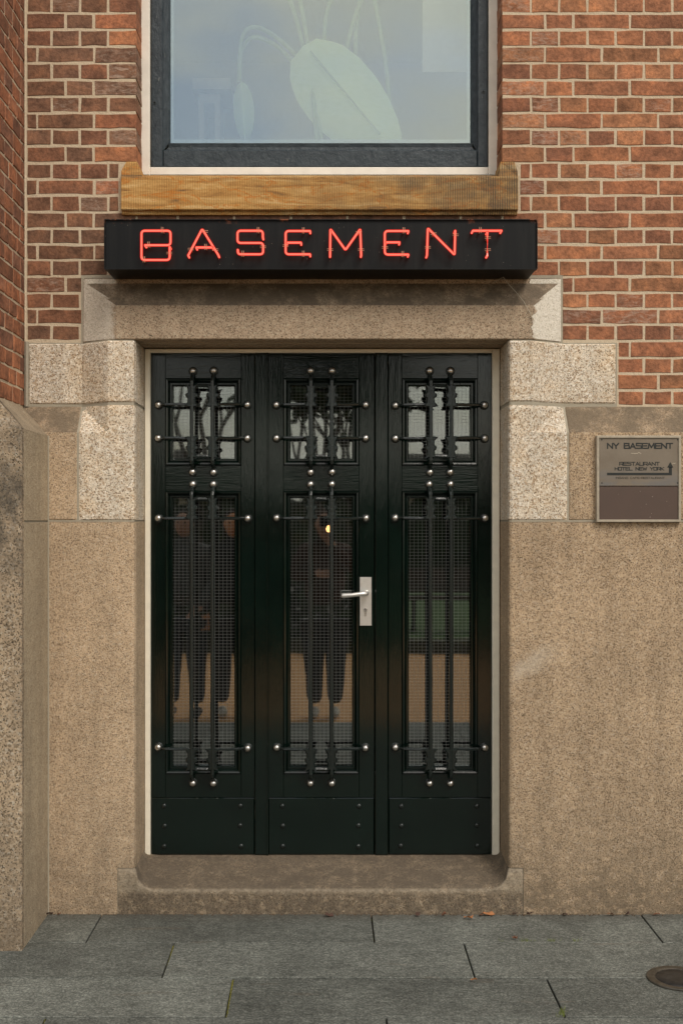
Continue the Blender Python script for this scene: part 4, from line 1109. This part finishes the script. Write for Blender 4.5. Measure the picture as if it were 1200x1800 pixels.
# ------------------------------------------------------------------ across the street (seen in the reflections)
def tree(x, y, h, crown, seed, label, twiggy=True):
    rs_ = random.Random(seed); e = empty('tree', (x,y,0)); tag(e, label, 'tree', 'trees across the lawn')
    tr = MB(); tips = []
    def br(p, d, ln, r, dep):
        q = p + d*ln; mid = (p+q)/2 + Vector((rs_.uniform(-1,1),rs_.uniform(-1,1),0))*ln*.06
        tr.tube([p, mid, q], [r, r*.85, r*.68], 6 if dep < 2 else 4, caps=False)
        if dep >= (6 if twiggy else 4): tips.append(q); return
        for _ in range(3 if dep < 3 else 2):
            nd = (d + Vector((rs_.uniform(-1,1),rs_.uniform(-1,1),rs_.uniform(-.15,.7)))*.62).normalized(); br(q, nd, ln*rs_.uniform(.66,.82), r*.62, dep+1)
    br(Vector((0,0,0)), Vector((0,0,1)), h*.26, h*.016, 0); tr.build('trunk', M['bark'], e)
    cw = MB()
    if crown:
        for tpt in tips:
            for _ in range(crown):
                c = tpt + Vector((rs_.gauss(0,.35),rs_.gauss(0,.35),rs_.gauss(0,.3))); a_ = Vector((rs_.uniform(-1,1),rs_.uniform(-1,1),rs_.uniform(-1,1))).normalized(); b_ = a_.orthogonal().normalized(); s_ = rs_.uniform(.06,.14)
                cw.add([c-a_*s_, c+b_*s_*.6, c+a_*s_, c-b_*s_*.6], [(0,1,2,3)])
        cw.build('crown', M['foliage'], e)
tree(-3.2,-24,9,0,1,'bare tree behind the lawn, reflected in the left door panes')
tree(-.1,-13.5,5.6,60,2,'leafy dark tree standing nearest the door, on the lawn',False)
tree(.5,-19,7,40,3,'slim leafy tree just behind the nearest tree',False)
tree(-8,-28,11,0,4,'bare tree far to the left across the lawn')
tree(9,-30,11,0,5,'bare tree far to the right across the lawn')
hg = MB(); rs = random.Random(4)
for k in range(9000):
    c = Vector((rs.uniform(-30,30), -27.6+rs.uniform(-.5,.5), rs.uniform(0,2.3))); a_ = Vector((rs.uniform(-1,1),rs.uniform(-1,1),rs.uniform(-1,1))).normalized(); b_ = a_.orthogonal().normalized(); s_ = rs.uniform(.12,.25)
    hg.add([c-a_*s_, c+b_*s_, c+a_*s_, c-b_*s_], [(0,1,2,3)])
hg.box(-30,30,-27.9,-27.3,0,2.0)
tag(hg.build('hedge', M['foliage']), 'long clipped dark hedge at the far side of the lawn', 'hedge')
sb2 = MB()
for k in range(5000):
    c = Vector((rs.uniform(-13,.8), -10.1+rs.gauss(0,.3), abs(rs.gauss(.3,.55)))); a_ = Vector((rs.uniform(-1,1),rs.uniform(-1,1),rs.uniform(-1,1))).normalized(); b_ = a_.orthogonal().normalized(); s_ = rs.uniform(.05,.12)
    sb2.add([c-a_*s_, c+b_*s_, c+a_*s_, c-b_*s_], [(0,1,2,3)])
tag(sb2.build('shrub_bed', M['foliage']), 'low dark shrubs along the kerb left of the lawn', 'shrub', kind='stuff')
def house(x0,x1,y,h,label,c):
    e = empty('house', ((x0+x1)/2,y,0)); tag(e, label, 'building'); m = simple('render_wall', c, .9); cx_ = (x0+x1)/2
    MB().box(x0-cx_,x1-cx_,-8,0,0,h).build('wall', m, e)
    MB().add([(x0-cx_-.3,.3,h),(x1-cx_+.3,.3,h),(x1-cx_+.3,-8.3,h),(x0-cx_-.3,-8.3,h),(x0-cx_,-4,h+2),(x1-cx_,-4,h+2)], [(0,1,5,4),(2,3,4,5),(1,2,5),(3,0,4),(3,2,1,0)]).build('roof', M['earth'], e)
    x = x0+1
    while x < x1-1.5:
        z = 1
        while z < h-1.2: MB().box(x-cx_,x-cx_+1,.0,.05,z,z+1.3).build('window', M['dark'], e); z += 2.6
        x += 2.1
house(-16,-6.2,-46,3.0,'low cream house beyond the hedge, left', (.55,.45,.30))
house(3.5,11,-48,2.9,'low tan house beyond the hedge, right', (.5,.40,.28))
def bench(x, y, rz, label):
    e = empty('park_bench', (x,y,.01)); e.rotation_euler.z = rz; tag(e, label, 'bench', 'benches on the lawn'); m = M['bark']
    MB().box(-.8,.8,-.2,.2,.42,.47).build('seat', m, e); MB().box(-.8,.8,-.25,-.2,.5,.85).build('backrest', m, e)
    for a_ in (-.7,.7): MB().box(a_-.03,a_+.03,-.2,.2,0,.42).build('leg', M['iron'], e)
bench(1.9,-10.6,.1,'wooden bench nearest the kerb, on the lawn'); bench(3.6,-12.5,-.3,'wooden bench further back on the lawn')

# people behind the camera: photographer and two companions
def person(loc, rz, chains, mats, label):
    e = empty('person', loc); e.rotation_euler.z = rz; tag(e, label, 'person', 'people standing before the door')
    def skin(name, verts, edges, mat, root=0, bulk=1.):
        me = bpy.data.meshes.new(name); me.from_pydata([v[:3] for v in verts], edges, []); me.materials.append(mat)
        o = bpy.data.objects.new(name, me); col.objects.link(o); o.parent = e
        md = o.modifiers.new('s','SKIN'); 
        for i, v in enumerate(verts): me.skin_vertices[0].data[i].radius = (v[3]*bulk, (v[4] if len(v) > 4 else v[3])*bulk)
        me.skin_vertices[0].data[root].use_root = True; md.use_smooth_shade = True
        sb_ = o.modifiers.new('u','SUBSURF'); sb_.levels = sb_.render_levels = 1; return o
    h = chains
    body = [(0,0,.92,.16,.11),(0,0,1.10,.135,.10),(0,-.01,1.28,.16,.11),(0,0,1.40,.12,.09),(0,.01,1.47,.055,.055),(0,.03,1.53,.05,.05)]
    ed = [(0,1),(1,2),(2,3),(3,4),(4,5)]
    for s_ in (-1,1):
        el, wr = h['arm'][0 if s_ < 0 else 1]; n = len(body)
        body += [(s_*.17,0,1.39,.062),(el[0],el[1],el[2],.046),(wr[0],wr[1],wr[2],.034)]; ed += [(3,n),(n,n+1),(n+1,n+2)]
    skin('jacket', body, ed, mats[0], bulk=1.28)
    legs = [(0,0,.93,.14,.10),(0,0,.78,.13,.09)]; ed = [(0,1)]
    for s_ in (-1,1):
        n = len(legs); ft = s_*h.get('stance',.10)
        legs += [(s_*.095,0,.82,.095),(s_*.1+ (ft-s_*.1)*.5,.015,.48,.062),(ft,0,.10,.046)]; ed += [(0,n),(n,n+1),(n+1,n+2)]
    skin('trousers', legs, ed, mats[1], bulk=1.45)
    for s_ in (-1,1):
        ft = s_*h.get('stance',.10)
        skin('shoe', [(ft,-.05,.05,.045,.04),(ft,.06,.045,.045,.035),(ft,.17,.035,.035,.025)], [(0,1),(1,2)], mats[3])
        el, wr = h['arm'][0 if s_ < 0 else 1]; d_ = (Vector(wr)-Vector(el)).normalized(); W = Vector(wr)
        q = [(*(W),.028)]; ed = []
        pm_ = W+d_*.07; q.append((*pm_,.030)); ed.append((0,1)); sd_ = Vector((1,0,0)) if abs(d_.x) < .8 else Vector((0,0,1))
        for k in range(4):
            b0 = pm_+sd_*(k-1.5)*.018+d_*.02; b1 = b0+d_*.03+Vector((0,.012,0)); n = len(q); q += [(*b0,.009),(*b1,.008),(*(b1+d_*.022+Vector((0,.012,-.006))),.007)]; ed += [(1,n),(n,n+1),(n+1,n+2)]
        n = len(q); q += [(*(W+d_*.03+sd_*.03),.010),(*(W+d_*.06+sd_*.045),.009)]; ed += [(0,n),(n,n+1)]
        skin('hand', q, ed, mats[2])
    hd_ = bmesh.new(); bmesh.ops.create_icosphere(hd_, subdivisions=3, radius=1)
    for v in hd_.verts:
        p = v.co; z = p.z; x_ = p.x*.075*(1 - .22*max(0,-z)**1.5); y_ = p.y*.095*(1-.12*max(0,-z)); 
        if p.y > .8 and abs(p.x) < .25 and -.35 < z < .15: y_ += .018*(1-abs(p.x)/.25)
        if p.y > .6 and abs(abs(p.x)-.38) < .18 and .0 < z < .25: y_ -= .008
        v.co = (x_, y_+.03, z*.118+1.62)
    me = bpy.data.meshes.new('head'); hd_.to_mesh(me); me.materials.append(mats[2]); me.shade_smooth(); o = bpy.data.objects.new('head', me); col.objects.link(o); o.parent = e
    for s_ in (-1,1): MB().lathe((s_*.076,.02,1.615), [(.02,-.006),(.026,0),(.02,.006)], 8, (1,0,0)).build('ear', mats[2], e, True)
    for s_ in (-1,1): MB().lathe((s_*.028,.118,1.635), [(.010,-.004),(.008,.002),(.003,.004)], 8, (0,1,0)).build('eye', M['dark'], e, True)
    MB().box(-.022,.022,.112,.122,1.556,1.562).build('mouth', simple('lips', (.30,.10,.08), .6), e)
    hr = bmesh.new(); bmesh.ops.create_icosphere(hr, subdivisions=3, radius=1)
    for v in hr.verts:
        p = v.co.copy(); lo = h.get('hair', .9); v.co = (p.x*.086, p.y*.10+.012 - (.03 if p.z < .2 and p.y > 0 else 0) - (.06 if p.y > .55 and p.z < .45 else 0), 1.635 + (p.z*.118 if p.z > 0 else p.z*.118*lo))
    me = bpy.data.meshes.new('hair'); hr.to_mesh(me); me.materials.append(mats[4]); me.shade_smooth(); o = bpy.data.objects.new('hair', me); col.objects.link(o); o.parent = e
    return e
cloth = lambda n,c: simple(n, c, .9, 0, .2, .3, 60)
skinm = simple('skin', (.50,.28,.19), .5, 0, .05, 0); skin2 = simple('skin_tan', (.70,.32,.15), .5, 0, .05, 0)
blackc, navy, brown = cloth('black_cloth',(.012,.012,.014)), cloth('navy_cloth',(.015,.02,.03)), cloth('brown_coat',(.045,.018,.009))
grey = cloth('grey_jacket',(.07,.072,.07)); shoe = cloth('shoe_white',(.45,.42,.36)); hairb = cloth('brown_hair',(.05,.028,.018)); haird = cloth('dark_hair',(.02,.014,.01))
person((-.02,-4.60,-.13), 0, {'arm':[((-.27,.06,1.18),(-.09,.13,1.20)),((.25,.05,1.24),(.07,.18,1.44))],'stance':.085,'hair':1.3}, (brown,blackc,skinm,shoe,hairb), 'person in a brown coat and dark trousers holding a camera up to the face')
person((-.80,-4.66,-.13), -.15, {'arm':[((-.25,-.02,1.13),(-.24,.06,.88)),((.25,-.02,1.13),(.22,.10,.90))],'stance':.09,'hair':1.6}, (blackc,blackc,skin2,shoe,haird), 'person with dark hair in black clothes standing beside the photographer')
person((-1.20,-4.62,-.13), .1, {'arm':[((-.26,0,1.13),(-.2,.15,1.0)),((.26,0,1.13),(.16,.18,.95))],'stance':.11,'hair':.7}, (grey,navy,skinm,blackc,haird), 'person in a light grey jacket and navy trousers at the left end of the group')
cm = empty('handheld_camera', (.0,-4.42,1.52)); tag(cm, 'black camera held at eye height by the person in the brown coat', 'camera')
MB().bbox(-.065,.065,-.02,.02,-.045,.04,.004).build('body', M['iron'], cm); MB().lathe((0,.02,0), [(.034,0),(.034,.045),(.03,.05)], 20, (0,1,0)).build('lens', M['iron'], cm)
